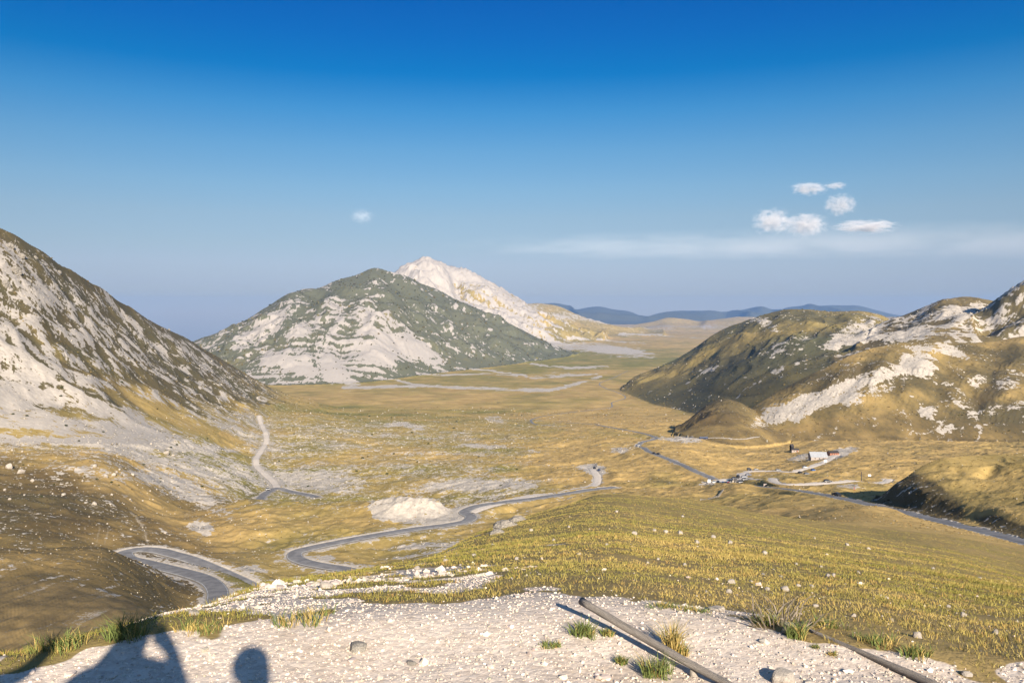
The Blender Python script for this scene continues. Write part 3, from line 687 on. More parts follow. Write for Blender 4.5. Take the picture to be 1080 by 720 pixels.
def land_material(name, big, fine, kn, bump_d, near=False, heath_a=None, heath_b=None, grain=None):
    """big/fine: sizes in metres of the broad and fine patchiness of the cover"""
    m, nt, bs = new_mat(name); b = NB(nt); P = b.obj()
    if grain:                                             # cover drawn out down the slope
        gm_ = b.n('ShaderNodeMapping'); nt.links.new(P, gm_.inputs[0]); gm_.inputs['Scale'].default_value = grain; P = gm_.outputs[0]
    a1 = b.n('ShaderNodeSeparateColor'); nt.links.new(b.attr('cover').outputs['Color'], a1.inputs[0])
    a2 = b.n('ShaderNodeSeparateColor'); nt.links.new(b.attr('cover_more').outputs['Color'], a2.inputs[0])
    sc, gr, dk = a1.outputs; gv, pk, _ = a2.outputs
    n1 = b.noise(P, 1.0/big, 8, 0.62); n2 = b.noise(P, 1.0/fine, 8, 0.68); n3 = b.noise(P, 3.1/fine, 5, 0.65)
    c = lambda n: b.math('SUBTRACT', n, 0.5)
    gmix = b.math('ADD', gr, b.math('MULTIPLY', c(n1), 1.1), clamp=True)
    gold = b.mix(b.thr(n2, 0.35, 0.65), GOLD2, GOLD); oliv = b.mix(b.thr(n2, 0.35, 0.65), OLIVE2, OLIVE)
    grass = b.mix(gmix, gold, oliv)
    heath = b.mix(b.math('ADD', gr, b.math('MULTIPLY', c(n2), 0.8), clamp=True), heath_a or HEATH, heath_b or HEATHG)
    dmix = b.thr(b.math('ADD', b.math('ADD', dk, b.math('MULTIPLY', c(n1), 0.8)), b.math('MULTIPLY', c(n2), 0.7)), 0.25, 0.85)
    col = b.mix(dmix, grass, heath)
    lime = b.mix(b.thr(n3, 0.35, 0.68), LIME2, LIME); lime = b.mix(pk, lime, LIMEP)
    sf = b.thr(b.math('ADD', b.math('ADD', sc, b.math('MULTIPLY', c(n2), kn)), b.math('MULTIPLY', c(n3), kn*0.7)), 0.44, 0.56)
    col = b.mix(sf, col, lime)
    if near:
        v1 = b.vor(P, 26.0, out='Color'); v2 = b.vor(P, 70.0, out='Color'); vd = b.vor(P, 26.0)
        s1 = b.n('ShaderNodeSeparateColor'); nt.links.new(v1, s1.inputs[0]); s2 = b.n('ShaderNodeSeparateColor'); nt.links.new(v2, s2.inputs[0])
        peb = b.math('ADD', b.math('MULTIPLY', s1.outputs[0], 0.55), b.math('MULTIPLY', s2.outputs[0], 0.45))
        gcol = b.mix(b.thr(peb, 0.05, 0.8), GRAV2, GRAV)
        gcol = b.mix(b.math('MULTIPLY', b.thr(b.noise(P, 1.7, 5, 0.6), 0.48, 0.70), 0.55), gcol, (0.42, 0.32, 0.22))
        gf = b.thr(b.math('ADD', gv, b.math('MULTIPLY', c(b.noise(P, 5.0, 5, 0.7)), 0.9)), 0.35, 0.62)
        soil = b.mix(0.35, col, (0.20, 0.145, 0.075))
        col = b.mix(gf, soil, gcol)
        h = b.math('ADD', b.math('MULTIPLY', vd, -0.6), b.math('MULTIPLY', b.vor(P, 70.0), -0.25))
        h = b.math('ADD', h, b.math('MULTIPLY', b.noise(P, 9.0, 8, 0.7), 0.8))
        nrm = b.bump(h, 0.32, 0.02)
    else:
        col = b.mix(b.math('MULTIPLY', gv, 0.9, clamp=True), col, (0.42, 0.35, 0.25))
        h = b.math('ADD', b.math('MULTIPLY', n2, 0.7), b.math('MULTIPLY', n3, 0.5))
        nrm = b.bump(h, 0.5, bump_d)
    nt.links.new(col, bs.inputs['Base Color']); nt.links.new(nrm, bs.inputs['Normal'])
    bs.inputs['Roughness'].default_value = 0.95; bs.inputs['Specular IOR Level'].default_value = 0.15
    return m
M_NEAR = land_material('foreground cover', 6.0, 0.7, 0.9, 0.05, near=True)
M_MID = land_material('valley cover', 60.0, 5.0, 1.7, 0.8)
M_FAR = land_material('mountain cover', 220.0, 34.0, 1.1, 4.0, grain=(1.15, .42, .6))
M_RIGHT = land_material('right hill cover', 70.0, 8.0, 1.5, 0.9, grain=(1.1, .5, .7))
M_CENTRAL = land_material('central mountain cover', 220.0, 34.0, 1.1, 4.0, heath_a=(.125, .110, .066), heath_b=(.108, .110, .068), grain=(1.3, .30, .5))
M_PLAIN = land_material('plain cover', 320.0, 60.0, 1.2, 1.5)
M_LEFT = land_material('hillside cover', 70.0, 8.0, 1.6, 0.9, grain=(.5, 1.15, .7))

# ------------------------------------------------------------------ the land as meshes
gz_r = np.gradient(Zg, axis=0) / np.gradient(YR)[:, None]
gz_c = np.gradient(Zg, axis=1) / (np.gradient(UC)[None, :] * (YR + 12.0)[:, None])
NRM = np.stack([-gz_c, -(gz_r - gz_c*UC[None, :]), np.ones_like(Zg)], -1)
NRM /= np.linalg.norm(NRM, axis=-1, keepdims=True)
XYZ = np.stack([Xg, Yg, Zg], -1).reshape(-1, 3)
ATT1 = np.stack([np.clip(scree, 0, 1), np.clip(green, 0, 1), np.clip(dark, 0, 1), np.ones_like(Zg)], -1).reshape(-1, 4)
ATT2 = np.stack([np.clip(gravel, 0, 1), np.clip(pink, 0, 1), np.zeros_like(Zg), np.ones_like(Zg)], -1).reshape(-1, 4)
NRMF = NRM.reshape(-1, 3)

def raw_mesh(name, V, F, mat, parent=None, smooth=True):
    """V (n,3), F (m,k) with one k"""
    me = bpy.data.meshes.new(name)
    V = np.ascontiguousarray(V, np.float32); F = np.ascontiguousarray(F, np.int32)
    me.vertices.add(len(V)); me.vertices.foreach_set('co', V.ravel())
    k = F.shape[1]
    me.loops.add(F.size); me.loops.foreach_set('vertex_index', F.ravel())
    me.polygons.add(len(F)); me.polygons.foreach_set('loop_start', np.arange(len(F), dtype=np.int32)*k)
    me.polygons.foreach_set('use_smooth', np.full(len(F), smooth))
    me.update(calc_edges=True)
    if mat: me.materials.append(mat)
    o = bpy.data.objects.new(name, me); COL.objects.link(o)
    if parent: o.parent = parent
    return o
def put_attr(o, name, arr):
    a = o.data.color_attributes.new(name, 'FLOAT_COLOR', 'POINT')
    a.data.foreach_set('color', np.ascontiguousarray(arr, np.float32).ravel())

def tag(o, label=None, cat=None, group=None, kind=None):
    if label: o['label'] = label
    if cat: o['category'] = cat
    if group: o['group'] = group
    if kind: o['kind'] = kind
    return o

ii = np.arange(NR*NC, dtype=np.int64).reshape(NR, NC)
quads = np.stack([ii[:-1, :-1], ii[:-1, 1:], ii[1:, 1:], ii[1:, :-1]], -1)
reg = idg[:-1, :-1].copy()
yrow = np.repeat(YR[:-1, None], NC-1, 1)
reg[(reg == 0) & (yrow < 140)] = 100
reg[(reg == 0) & (yrow > 1900)] = 101
PARTS = [
 (100, 'ground', M_NEAR, 'gravelly foreground ground rising into an olive grass dome'),
 (0, 'valley', M_MID, 'golden rolling valley land crossed by the winding roads'),
 (101, 'plain', M_PLAIN, 'long flat plain with white dry stream beds under the central mountain'),
 (LID['left'], 'mountain', M_LEFT, 'steep mountainside at the left edge streaked with pale scree'),
 (LID['shoulder'], 'hill', M_MID, 'dark eroded hillside above the asphalt road at the right edge'),
 (LID['knoll'], 'hill', M_MID, 'small dark rounded knoll in front of the long brown hill'),
 (LID['scree_hill'], 'hill', M_RIGHT, 'right hill with big white scree patches above the barn'),
 (LID['brown_hill'], 'hill', M_FAR, 'long brown whale-backed hill running down to the plain'),
 (LID['round_hill'], 'hill', M_FAR, 'brown round-topped hill with pale scree below its summit'),
 (LID['grey_crag'], 'mountain', M_FAR, 'grey craggy slope rising out of the right edge'),
 (LID['central'], 'mountain', M_CENTRAL, 'big grey-green mountain with white scree in the middle of the view'),
 (LID['white_peak'], 'mountain', M_FAR, 'pale pinkish bare rock peak behind the central mountain'),
 (LID['tan_spur'], 'hill', M_FAR, 'tan spur sloping down right of the pale peak'),
 (LID['tan_hills'], 'hill', M_FAR, 'low tan hills beyond the plain'),
 (LID['distant'], 'mountain', M_FAR, 'thin line of hazy blue mountains on the horizon'),
]
for rid, name, mat, lab in PARTS:
    q = quads[reg == rid]
    if len(q) == 0: continue
    used, inv = np.unique(q.ravel(), return_inverse=True)
    o = raw_mesh(name, XYZ[used], inv.reshape(-1, 4), mat)
    put_attr(o, 'cover', ATT1[used]); put_attr(o, 'cover_more', ATT2[used])
    o.data.normals_split_custom_set_from_vertices(NRMF[used].astype(np.float32))
    tag(o, lab, kind='structure')

# ------------------------------------------------------------------ road surfaces
m, nt, bs = new_mat('asphalt'); b = NB(nt); P = b.obj()
ac = b.n('ShaderNodeSeparateColor'); nt.links.new(b.attr('across').outputs['Color'], ac.inputs[0])
d = b.math('ABSOLUTE', b.math('SUBTRACT', ac.outputs[0], 0.5))
asp = b.mix(b.thr(b.noise(P, 0.35, 6, 0.6), 0.35, 0.65), (0.155, 0.150, 0.146), (0.225, 0.216, 0.205))
asp = b.mix(b.math('MULTIPLY', b.math('MULTIPLY', b.thr(d, 0.405, 0.415), b.math('SUBTRACT', 1.0, b.thr(d, 0.435, 0.445))), b.thr(b.noise(P, 0.5, 3), 0.3, 0.5)), asp, (0.42, 0.42, 0.40))
asp = b.mix(b.thr(b.math('ADD', d, b.math('MULTIPLY', b.noise(P, 1.5, 4), 0.06)), 0.48, 0.53), asp, (0.33, 0.28, 0.20))
nt.links.new(asp, bs.inputs['Base Color']); bs.inputs['Roughness'].default_value = 0.85; bs.inputs['Specular IOR Level'].default_value = 0.25
M_ASPHALT = m
m, nt, bs = new_mat('white gravel track'); b = NB(nt); P = b.obj()
tr = b.mix(b.thr(b.noise(P, 0.8, 7, 0.65), 0.3, 0.7), (0.48, 0.41, 0.32), (0.66, 0.58, 0.48))
nt.links.new(tr, bs.inputs['Base Color']); bs.inputs['Roughness'].default_value = 0.95
M_TRACK = m
def ribbon(R):
    C = R['C']
    T = np.gradient(C[:, :2], axis=0); T /= np.linalg.norm(T, axis=1, keepdims=True) + 1e-9
    Nn = np.stack([-T[:, 1], T[:, 0]], 1)
    offs = np.linspace(-0.5, 0.5, 7)
    wv = R['w'] * (1 + (0.06 if R['kind'] == 'asphalt' else 0.25) * fbm(np.arange(len(C))/6.0, np.full(len(C), 3.3), 3))
    V = np.empty((len(C), 7, 3))
    for k, of in enumerate(offs):
        V[:, k, :2] = C[:, :2] + Nn * (of * wv)[:, None]
        V[:, k, 2] = C[:, 2] - (0.05 if R['kind'] == 'gravel' else 0) + 0.06*(1 - (2*of)**2) - (0.16 if abs(of) > 0.49 else 0)
    idx = np.arange(len(C)*7).reshape(len(C), 7)
    F = np.stack([idx[:-1, :-1], idx[1:, :-1], idx[1:, 1:], idx[:-1, 1:]], -1).reshape(-1, 4)
    if True:
        F = F[:, ::-1]
    o = raw_mesh(R['name'], V.reshape(-1, 3), F, M_ASPHALT if R['kind'] == 'asphalt' else M_TRACK)
    a = np.zeros((len(C), 7, 4)); a[..., 0] = (offs + 0.5)[None, :]; a[..., 3] = 1
    put_attr(o, 'across', a.reshape(-1, 4))
    return o
RL = ['grey asphalt road running along the right edge down to the parked cars', 'thin grey road winding across the far plain', 'asphalt hairpin road looping through the left of the valley', 'short asphalt bend at the foot of the left fan',
      'white dirt track climbing from the asphalt bend up the left fan', 'faint dirt track on the left mountainside', 'white gravel track up to the turning place', 'short gravel strip beside the parked cars', 'straight white track to the foot of the right hillside', 'curved white track leading to the barn', 'faint track behind the parked bus']
for R, l in zip(ROADS, RL):
    tag(ribbon(R), l, kind='structure')

# ------------------------------------------------------------------ haze: one box of even pale air round everything
zlo, zhi = float(Zg.min()) - 1.0, max(float(Zg.max()) + 15.0, 30.0)
m = bpy.data.materials.new('haze'); m.use_nodes = True; nt = m.node_tree
for n in list(nt.nodes): nt.nodes.remove(n)
pv = nt.nodes.new('ShaderNodeVolumePrincipled'); out = nt.nodes.new('ShaderNodeOutputMaterial')
pv.inputs['Color'].default_value = (0.24, 0.49, 1.0, 1)
pv.inputs['Density'].default_value = 2.1e-5
pv.inputs['Anisotropy'].default_value = 0.0
nt.links.new(pv.outputs[0], out.inputs['Volume'])
hx = float(np.abs(Xg).max()) + 50
V = [(sx, sy, sz) for sx in (-hx, hx) for sy in (-60.0, 31100.0) for sz in (zlo, zhi)]
o = raw_mesh('haze', np.array(V), np.array([(0, 1, 3, 2), (4, 6, 7, 5), (0, 4, 5, 1), (2, 3, 7, 6), (0, 2, 6, 4), (1, 5, 7, 3)]), m, smooth=False)
tag(o, 'pale blue air that fades the far mountains', kind='stuff')
#DETAIL
# ================================================================== the things that stand on the land
def plain_mat(name, c1, c2, scale, rough=0.9, bump=0.0, detail=6):
    m, nt, bs = new_mat(name); b = NB(nt); P = b.obj()
    n = b.noise(P, scale, detail, 0.65)
    nt.links.new(b.mix(b.thr(n, 0.3, 0.7), c1, c2), bs.inputs['Base Color'])
    bs.inputs['Roughness'].default_value = rough; bs.inputs['Specular IOR Level'].default_value = 0.25
    if bump: nt.links.new(b.bump(n, 0.6, bump), bs.inputs['Normal'])
    return m
def ico(sub):
    import bmesh
    bm = bmesh.new(); bmesh.ops.create_icosphere(bm, subdivisions=sub, radius=1.0)
    V = np.array([v.co[:] for v in bm.verts]); F = np.array([[v.index for v in f.verts] for f in bm.faces]); bm.free()
    return V, F
def noise3(V, f, seed, oct=3):
    return (fbm(V[:, 0]*f + seed, V[:, 1]*f - seed, oct) + fbm(V[:, 1]*f + 7 + seed, V[:, 2]*f + seed, oct) + fbm(V[:, 2]*f - 3, V[:, 0]*f + 2*seed, oct)) / 1.7
def ground_at(px, py, ymin=0.0):
    return pick(px, py, ymin)

# ---- gravel stones
M_STONE = plain_mat('limestone', (0.27, 0.235, 0.19), (0.42, 0.37, 0.305), 9.0, 0.9, 0.01)
def tinted(name, rough=0.9):
    m, nt, bs = new_mat(name); b = NB(nt)
    nt.links.new(b.attr('tint').outputs['Color'], bs.inputs['Base Color'])
    bs.inputs['Roughness'].default_value = rough; bs.inputs['Specular IOR Level'].default_value = 0.15
    return m
M_PEB = tinted('gravel stone')
iv, if_ = ico(1)
def scatter_stones(n, y0, y1, smin, smax, name, label, pw=1.0):
    u = rng.uniform(-0.72, 0.72, n*3); y = y0 + (y1-y0) * rng.random(n*3)**pw
    x = u*y
    bare = bare_at(x, y)
    k = rng.random(n*3) < (bare**2*0.98 + 0.02); x, y = x[k][:n], y[k][:n]; n = len(x)
    z = height(x, y)
    sz = smin * (smax/smin)**(rng.random(n)**2.2)
    V = iv[None] * (1 + 0.30*rng.standard_normal((n, len(iv), 1)).clip(-1.5, 1.5))
    V = V * (sz[:, None, None] * rng.uniform(0.6, 1.25, (n, 1, 3)) * np.array([1, 1, 0.7]))
    a = rng.uniform(0, 6.28, n); ca, sa = np.cos(a)[:, None], np.sin(a)[:, None]
    V = np.stack([V[..., 0]*ca - V[..., 1]*sa, V[..., 0]*sa + V[..., 1]*ca, V[..., 2]], -1)
    V += np.stack([x, y, z + sz*0.15], -1)[:, None, :]
    F = if_[None] + (np.arange(n)*len(iv))[:, None, None]
    o = raw_mesh(name, V.reshape(-1, 3), F.reshape(-1, 3), M_PEB, smooth=False)
    t = rng.uniform(0.62, 1.12, (n, 1)) * np.array([[0.66, 0.56, 0.45]]) + rng.normal(0, 0.012, (n, 3))
    put_attr(o, 'tint', np.repeat(np.concatenate([t, np.ones((n, 1))], 1)[:, None, :], len(iv), 1).reshape(-1, 4))
    tag(o, label, kind='stuff')
scatter_stones(24000, 3.1, 7.5, 0.002, 0.0095, 'gravel', 'loose pale gravel of the trodden ground')
scatter_stones(170, 3.2, 7.5, 0.010, 0.024, 'stones', 'scattered bigger stones in the pale gravel')
scatter_stones(5200, 7.0, 85, 0.010, 0.055, 'stones', 'small pale stones among the grass of the dome', 2.0)

# ---- grass
M_GRASS = tinted('dry grass')
def blade_mesh(cx, cy, cz, hgt, wid, spread, nb, tint, lean=0.5, mid=True):
    """nb blades for every tuft centre; returns V, F, colours"""
    n = len(cx); N = n*nb
    rep_ = lambda q: np.repeat(q, nb)
    a = rng.uniform(0, 6.283, N); r = rep_(spread)*np.sqrt(rng.random(N))
    bx, by = rep_(cx) + r*np.cos(a), rep_(cy) + r*np.sin(a); bz = rep_(cz) - 0.01
    h = rep_(hgt)*rng.uniform(0.55, 1.15, N); w_ = rep_(wid)*rng.uniform(0.7, 1.3, N)
    la = a + rng.normal(0, 0.7, N); ll = h*lean*rng.uniform(0.2, 1.3, N)
    f = rng.uniform(0, 6.283, N); wx, wy = np.cos(f)*w_*0.5, np.sin(f)*w_*0.5
    dx, dy = np.cos(la)*ll, np.sin(la)*ll
    p = lambda X, Y_, Z_: np.stack([X, Y_, Z_], -1)
    if mid:
        mx, my, mz = bx+dx*0.35, by+dy*0.35, bz+h*0.6
        V = np.stack([p(bx-wx, by-wy, bz), p(bx+wx, by+wy, bz), p(mx+wx*0.8, my+wy*0.8, mz), p(mx-wx*0.8, my-wy*0.8, mz), p(bx+dx, by+dy, bz+h*0.95)], 1)
        F = np.array([[0, 1, 2], [0, 2, 3], [3, 2, 4]])
    else:
        V = np.stack([p(bx-wx, by-wy, bz), p(bx+wx, by+wy, bz), p(bx+dx, by+dy, bz+h)], 1)
        F = np.array([[0, 1, 2]])
    k = V.shape[1]
    F = (F[None] + (np.arange(N)*k)[:, None, None]).reshape(-1, 3)
    c = np.repeat(tint, nb, 0) * rng.uniform(0.75, 1.25, (N, 1))
    c = np.concatenate([c, np.ones((N, 1))], 1)
    return V.reshape(-1, 3), F, np.repeat(c, k, 0)
STRAW, GREENB, RUST = np.array([0.375, 0.275, 0.090]), np.array([0.190, 0.172, 0.040]), np.array([0.30, 0.195, 0.062])
def grass_tint(x, y, bias=0.0):
    g = 0.74 + 1.15*fbm(x/8, y/8, 4, 0.62) + 0.5*fbm(x/1.4, y/1.4, 2) + bias + rng.normal(0, 0.16, len(x))
    g = np.clip(g, 0, 1)[:, None]
    t = STRAW*(1-g) + GREENB*g
    r = (rng.random(len(x)) < 0.12)[:, None]
    return np.where(r, RUST, t)
def grass_field(n, y0, y1, pw, nb, name, label, bare_max=0.45):
    u = rng.uniform(-1.05, 1.05, n*3); y = y0*(y1/y0)**(rng.random(n*3)**pw); x = u*y
    bare = bare_at(x, y)
    e = np.interp(PX(x, y), gp, ge)
    k = (bare < bare_max*rng.uniform(0.5, 1.2, n*3)) & (rng.random(n*3) < 0.35 + 1.5*sstep(-.35, .35, fbm(x/2.4 + 5, y/2.4, 3, .6))) & ~((y > 66) & (PX(x, y) < 225))
    x, y = x[k][:n], y[k][:n]; z = height(x, y)
    h = (0.014 + 0.038*rng.random(len(x))**2.8) * np.clip(0.6 + y/16, 0.8, 1.5) * (0.85 + 0.5*fbm(x/3, y/3, 2)) * np.where(y > 25, 1.05, 1.0)
    V, F, c = blade_mesh(x, y, z, h, np.maximum(0.0035, 0.00075*y), 0.03 + 0.0032*y, nb, grass_tint(x, y), 0.7, mid=y1 < 30)
    o = raw_mesh(name, V, F, M_GRASS, smooth=False); put_attr(o, 'tint', c)
    tag(o, label, kind='stuff')
grass_field(23000, 3.2, 22, 0.9, 12, 'grass', 'tufty olive and straw grass at the edge of the gravel')
grass_field(80000, 14, 138, 0.85, 7, 'grass', 'olive grass covering the foreground dome')

def tuft(px, py, wpx, hpx, green, label, group='grass tufts on the gravel'):
    g = ground_at(px, py); Y = g[1]; w_ = wpx/FPX*Y; h = hpx/FPX*Y*1.05
    n = 26
    x = (np.linspace(-.5, .5, n)*.75 + rng.normal(0, .12, n))*w_; y = rng.normal(0, w_*0.2, n)
    t = np.where(rng.random((n, 1)) < green, np.array([0.13, 0.16, 0.045]), STRAW)
    V, F, c = blade_mesh(x, y, np.zeros(n) + height(g[0] + x, g[1] + y) - g[2], np.full(n, h), np.full(n, 0.0036), np.full(n, w_*0.12), 9, t, 0.75)
    o = raw_mesh('grass_tuft', V, F, M_GRASS, smooth=False); put_attr(o, 'tint', c); o.location = g
    tag(o, label, 'grass tuft', group)
for a in [(615, 670, 24, 16, .8, 'green grass tuft beside the raised end of the long pole'),
          (640, 669, 12, 8, .7, 'tiny grass tuft on the lower side of the long pole'),
          (581, 682, 20, 7, .8, 'small flat grass tuft alone on the gravel left of the long pole'),
          (692, 712, 34, 22, .75, 'big bushy grass tuft below the long pole near the bottom edge'),
          (655, 700, 9, 10, .8, 'thin dark grass tuft between the stones below the long pole'),
          (709, 688, 10, 34, .15, 'tall dry grass stalks standing behind the long pole'),
          (719, 690, 10, 14, .4, 'short yellow grass sprig behind the long pole'),
          (840, 672, 18, 18, .85, 'dark green grass tuft in front of the upper pole beside the grey rock'),
          (808, 658, 26, 14, .7, 'dark grass tuft with dry twigs left of the grey rock'),
          (926, 678, 40, 12, .6, 'wide grass tuft on the bank above the upper pole'),
          (966, 692, 26, 14, .7, 'round grass tuft right of the wide one above the upper pole'),
          (868, 661, 26, 13, .6, 'pale grass tuft at the upper end of the upper pole'),
          (860, 683, 8, 5, .7, 'tiny grass tuft on the gravel below the upper pole'),
          (878, 690, 10, 5, .6, 'small brown grass tuft on the gravel right of the tiny one'),
          (135, 672, 36, 26, .75, 'big dark grass tuft in the photographer shadow at the lower left'),
          (60, 684, 46, 20, .7, 'wide grass tuft at the lower left corner bank'),
          (210, 664, 46, 12, .5, 'long grass tuft at the gravel edge right of the shadows'),
          (316, 655, 60, 16, .45, 'long hummock of grass at the left end of the gravel'),
          (700, 640, 34, 7, .5, 'low strip of grass tufts at the upper gravel edge'),
          (730, 644, 30, 7, .5, 'low brown grass strip right of the white slab')]:
    tuft(*a)

# ---- single rocks
RV = []
for q in range(6):
    V, F = ico(3)
    d = 0.42*noise3(V, 0.9, q*3.7 + 1, 4)
    W = V * (1 + d)[:, None]
    for _ in range(7):                                   # broken flat faces
        nrm = rng.standard_normal(3); nrm /= np.linalg.norm(nrm); lim = rng.uniform(0.62, 0.85)
        pr = W @ nrm; W = W - np.maximum(pr - lim, 0)[:, None]*nrm*0.9
    W = W + V*0.05*noise3(V, 4.0, q + 2.0, 3)[:, None]
    me = bpy.data.meshes.new('rock'); me.from_pydata(W.tolist(), [], F.tolist()); me.materials.append(M_STONE); RV.append(me)
M_STONEG = plain_mat('grey limestone', (0.15, 0.135, 0.11), (0.30, 0.27, 0.225), 7.0, 0.9, 0.01)
RVG = []
for me in RV:
    q = me.copy(); q.materials[0] = M_STONEG; RVG.append(q)
CR = []
for q in range(4):
    V, F = ico(4)
    W = V * (1 + 0.55*noise3(V, 1.3, q*5.1 + 2, 4) + 0.22*np.abs(noise3(V, 4.0, q + 9.0, 3)))[:, None]
    me = bpy.data.meshes.new('crag'); me.from_pydata(W.tolist(), [], F.tolist()); me.materials.append(M_STONEG); CR.append(me)
def rock(px, py, wpx, hratio, label, group, ymin=0.0, grey=False, sink=0.30, name='rock', p=None):
    g = ground_at(px, py, ymin) if p is None else p
    s_ = wpx/FPX*g[1]*0.5
    o = bpy.data.objects.new(name, random.choice(CR if name in ('crag', 'outcrop') else RVG if grey else RV)); COL.objects.link(o)
    o.scale = (s_*1.05, s_*random.uniform(0.8, 1.1), s_*hratio*1.25)
    o.rotation_euler = (random.uniform(-.2, .2), random.uniform(-.2, .2), random.uniform(0, 6.28))
    o.location = (g[0], g[1], g[2] + s_*hratio*(0.9 - 2*sink))
    tag(o, label, 'rock', group)
    return o
for a in [(824, 718, 27, .62, 'big smooth white rock at the bottom edge between the two poles', 'rocks on the gravel'),
          (833, 667, 18, .80, 'upright grey-white rock at the upper end of the upper pole', 'rocks on the gravel'),
          (378, 684, 21, .45, 'flat grey stone alone in the middle of the gravel', 'rocks on the gravel'),
          (755, 644, 17, .45, 'white slab at the upper edge of the gravel above the long pole', 'rocks on the gravel'),
          (703, 701, 9, .8, 'white stone lying against the lower side of the long pole', 'rocks on the gravel'),
          (731, 712, 11, .8, 'pointed white stone beside the long pole near the bottom edge', 'rocks on the gravel'),
          (434, 700, 12, .4, 'tan stone in the gravel right of the flat grey one', 'rocks on the gravel'),
          (345, 620, 14, .7, 'white rock on the left grass bank above the gravel', 'rocks on the gravel'),
          (205, 648, 12, .5, 'pale rock on the left bank below the hairpin road', 'rocks on the gravel'),
          (1020, 712, 13, .5, 'white flat stone at the lower right corner', 'rocks on the gravel'),
          (968, 672, 11, .8, 'white rock on the grass right of the upper pole', 'rocks on the gravel')]:
    rock(*a, grey='grey' in a[4])
for px, py, wp in [(735, 573, 7), (702, 562, 6), (752, 567, 6), (770, 573, 6), (683, 594, 4), (694, 590, 4), (669, 564, 7), (717, 563, 7), (722, 596, 5), (806, 584, 6), (771, 615, 8), (745, 625, 5), (769, 625, 7), (792, 614, 5),
                   (828, 623, 9), (809, 622, 6), (893, 575, 5), (916, 579, 4), (859, 568, 3), (842, 618, 5), (856, 619, 5), (873, 608, 6), (879, 608, 6), (866, 598, 4), (840, 595, 4), (1016, 649, 7), (935, 631, 5), (1033, 610, 4), (984, 600, 4),
                   (905, 604, 4), (640, 575, 4), (610, 585, 5), (584, 570, 4), (560, 560, 5), (600, 556, 4), (650, 540, 4), (720, 545, 4), (690, 560, 5), (500, 586, 5), (470, 592, 6), (545, 590, 5), (440, 600, 6), (520, 575, 4), (860, 640, 7), (900, 650, 6), (1000, 640, 5), (1050, 668, 7), (940, 655, 6)]:
    rock(px, py, wp, .65, 'small pale rock lying in the olive grass of the foreground dome', 'small pale rocks on the grass dome', sink=.2)
for px, py, wp in [(805, 605, 4), (823, 607, 5)]:
    rock(px, py + 1, wp, .6, 'bluish grey stone in the grass dome left of the right edge rocks', 'blue-grey stones on the grass dome', grey=True)
# scattered boulders on the lower left slopes
k = 0
while k < 95:
    px = random.uniform(0, 300); py = random.uniform(468, 575)
    if random.random() > 0.35 + 0.65*math.exp(-((py-505)/22)**2): continue
    g = pick(px, py, 215)
    if height(g[0], g[1])[0] > 0 or g[1] < 215: continue
    wp = 1.0 + 2.0*random.random()**3
    rock(px, py, wp, .8, 'pale boulder scattered over the brown lower left slopes', 'boulders on the lower left slopes', p=g, sink=.15); k += 1
for px, py, wp in [(175, 479, 6), (183, 481, 4), (100, 492, 5), (112, 503, 5), (120, 502, 5), (140, 501, 4), (10, 494, 8), (22, 499, 7), (100, 532, 5), (67, 522, 4), (34, 508, 4)]:
    rock(px, py, wp, .7, 'larger white boulder on the brown lower left slopes', 'large white boulders on the lower left slopes', ymin=215, sink=.15)
# crags of the left mountain and the pale outcrop below the dome
for px, py, wp, hr, lab in [(10, 260, 13, .7, 'jagged crag at the very top of the left mountainside'), (22, 270, 12, .6, 'tan crag just below the top of the left mountainside'), (16, 286, 15, .8, 'dark-gapped tan crag in the left mountain gully'),
                            (37, 272, 6, 1., 'slim grey crag right of the top crags'), (62, 287, 7, .7, 'grey crag on the dark shoulder of the left mountainside'), (178, 337, 4, .9, 'lone square block standing on the left mountain ridge'), (6, 301, 13, .8, 'crag at the left edge beside the white scree')]:
    rock(px, py, wp*.7, hr, lab, 'crags of the left mountainside', ymin=500, grey=True, name='crag', sink=.6)
g = pick(533, 552, 40)
for dx, dz, wp, hr, lab in [(0, 4, 24, .5, 'broad pale limestone outcrop at the left foot of the grass dome'), (14, -3, 18, .4, 'upper pale limestone outcrop leaning on the dome edge'), (-9, 12, 15, .5, 'lower pale limestone outcrop beside the road bend')]:
    rock(533 + dx, 552 + dz, wp, hr, lab, 'pale outcrops at the dome edge', ymin=35, name='outcrop', sink=.5)

# ---- stones and grass tussocks too many to count, strewn over the valley and the slopes
M_SPECK = tinted('strewn stone')
iv0, if0 = ico(1)
def strew(n, mask, prob, r0, r1, flat, tint, name, label, rough=.3):
    cand = np.flatnonzero(mask.ravel()); p = prob.ravel()[cand]
    cand = cand[rng.random(len(cand)) < p / p.max()]
    cand = rng.choice(cand, min(n, len(cand)), replace=False); n = len(cand)
    c = XYZ[cand]; Y = c[:, 1]
    r = (r0 + (r1-r0)*rng.random(n)**2.6)/FPX*Y
    V = iv0[None] * (1 + rough*rng.standard_normal((n, len(iv0), 1)).clip(-1.5, 1.5)) * (r[:, None, None]*rng.uniform(.7, 1.3, (n, 1, 3))*np.array([1, 1, flat]))
    V = V + (c + np.stack([rng.normal(0, .4, n)*r, rng.normal(0, .4, n)*r, r*flat*.25], -1))[:, None, :]
    F = if0[None] + (np.arange(n)*len(iv0))[:, None, None]
    o = raw_mesh(name, V.reshape(-1, 3), F.reshape(-1, 3), M_SPECK, smooth=False)
    t = tint(cand, n); put_attr(o, 'tint', np.repeat(np.concatenate([t, np.ones((n, 1))], 1)[:, None, :], len(iv0), 1).reshape(-1, 4))
    tag(o, label, kind='stuff')
off = droad > 1.0
def t_stone(c, n): return rng.uniform(.55, 1.0, (n, 1))*np.array([[.44, .395, .325]])
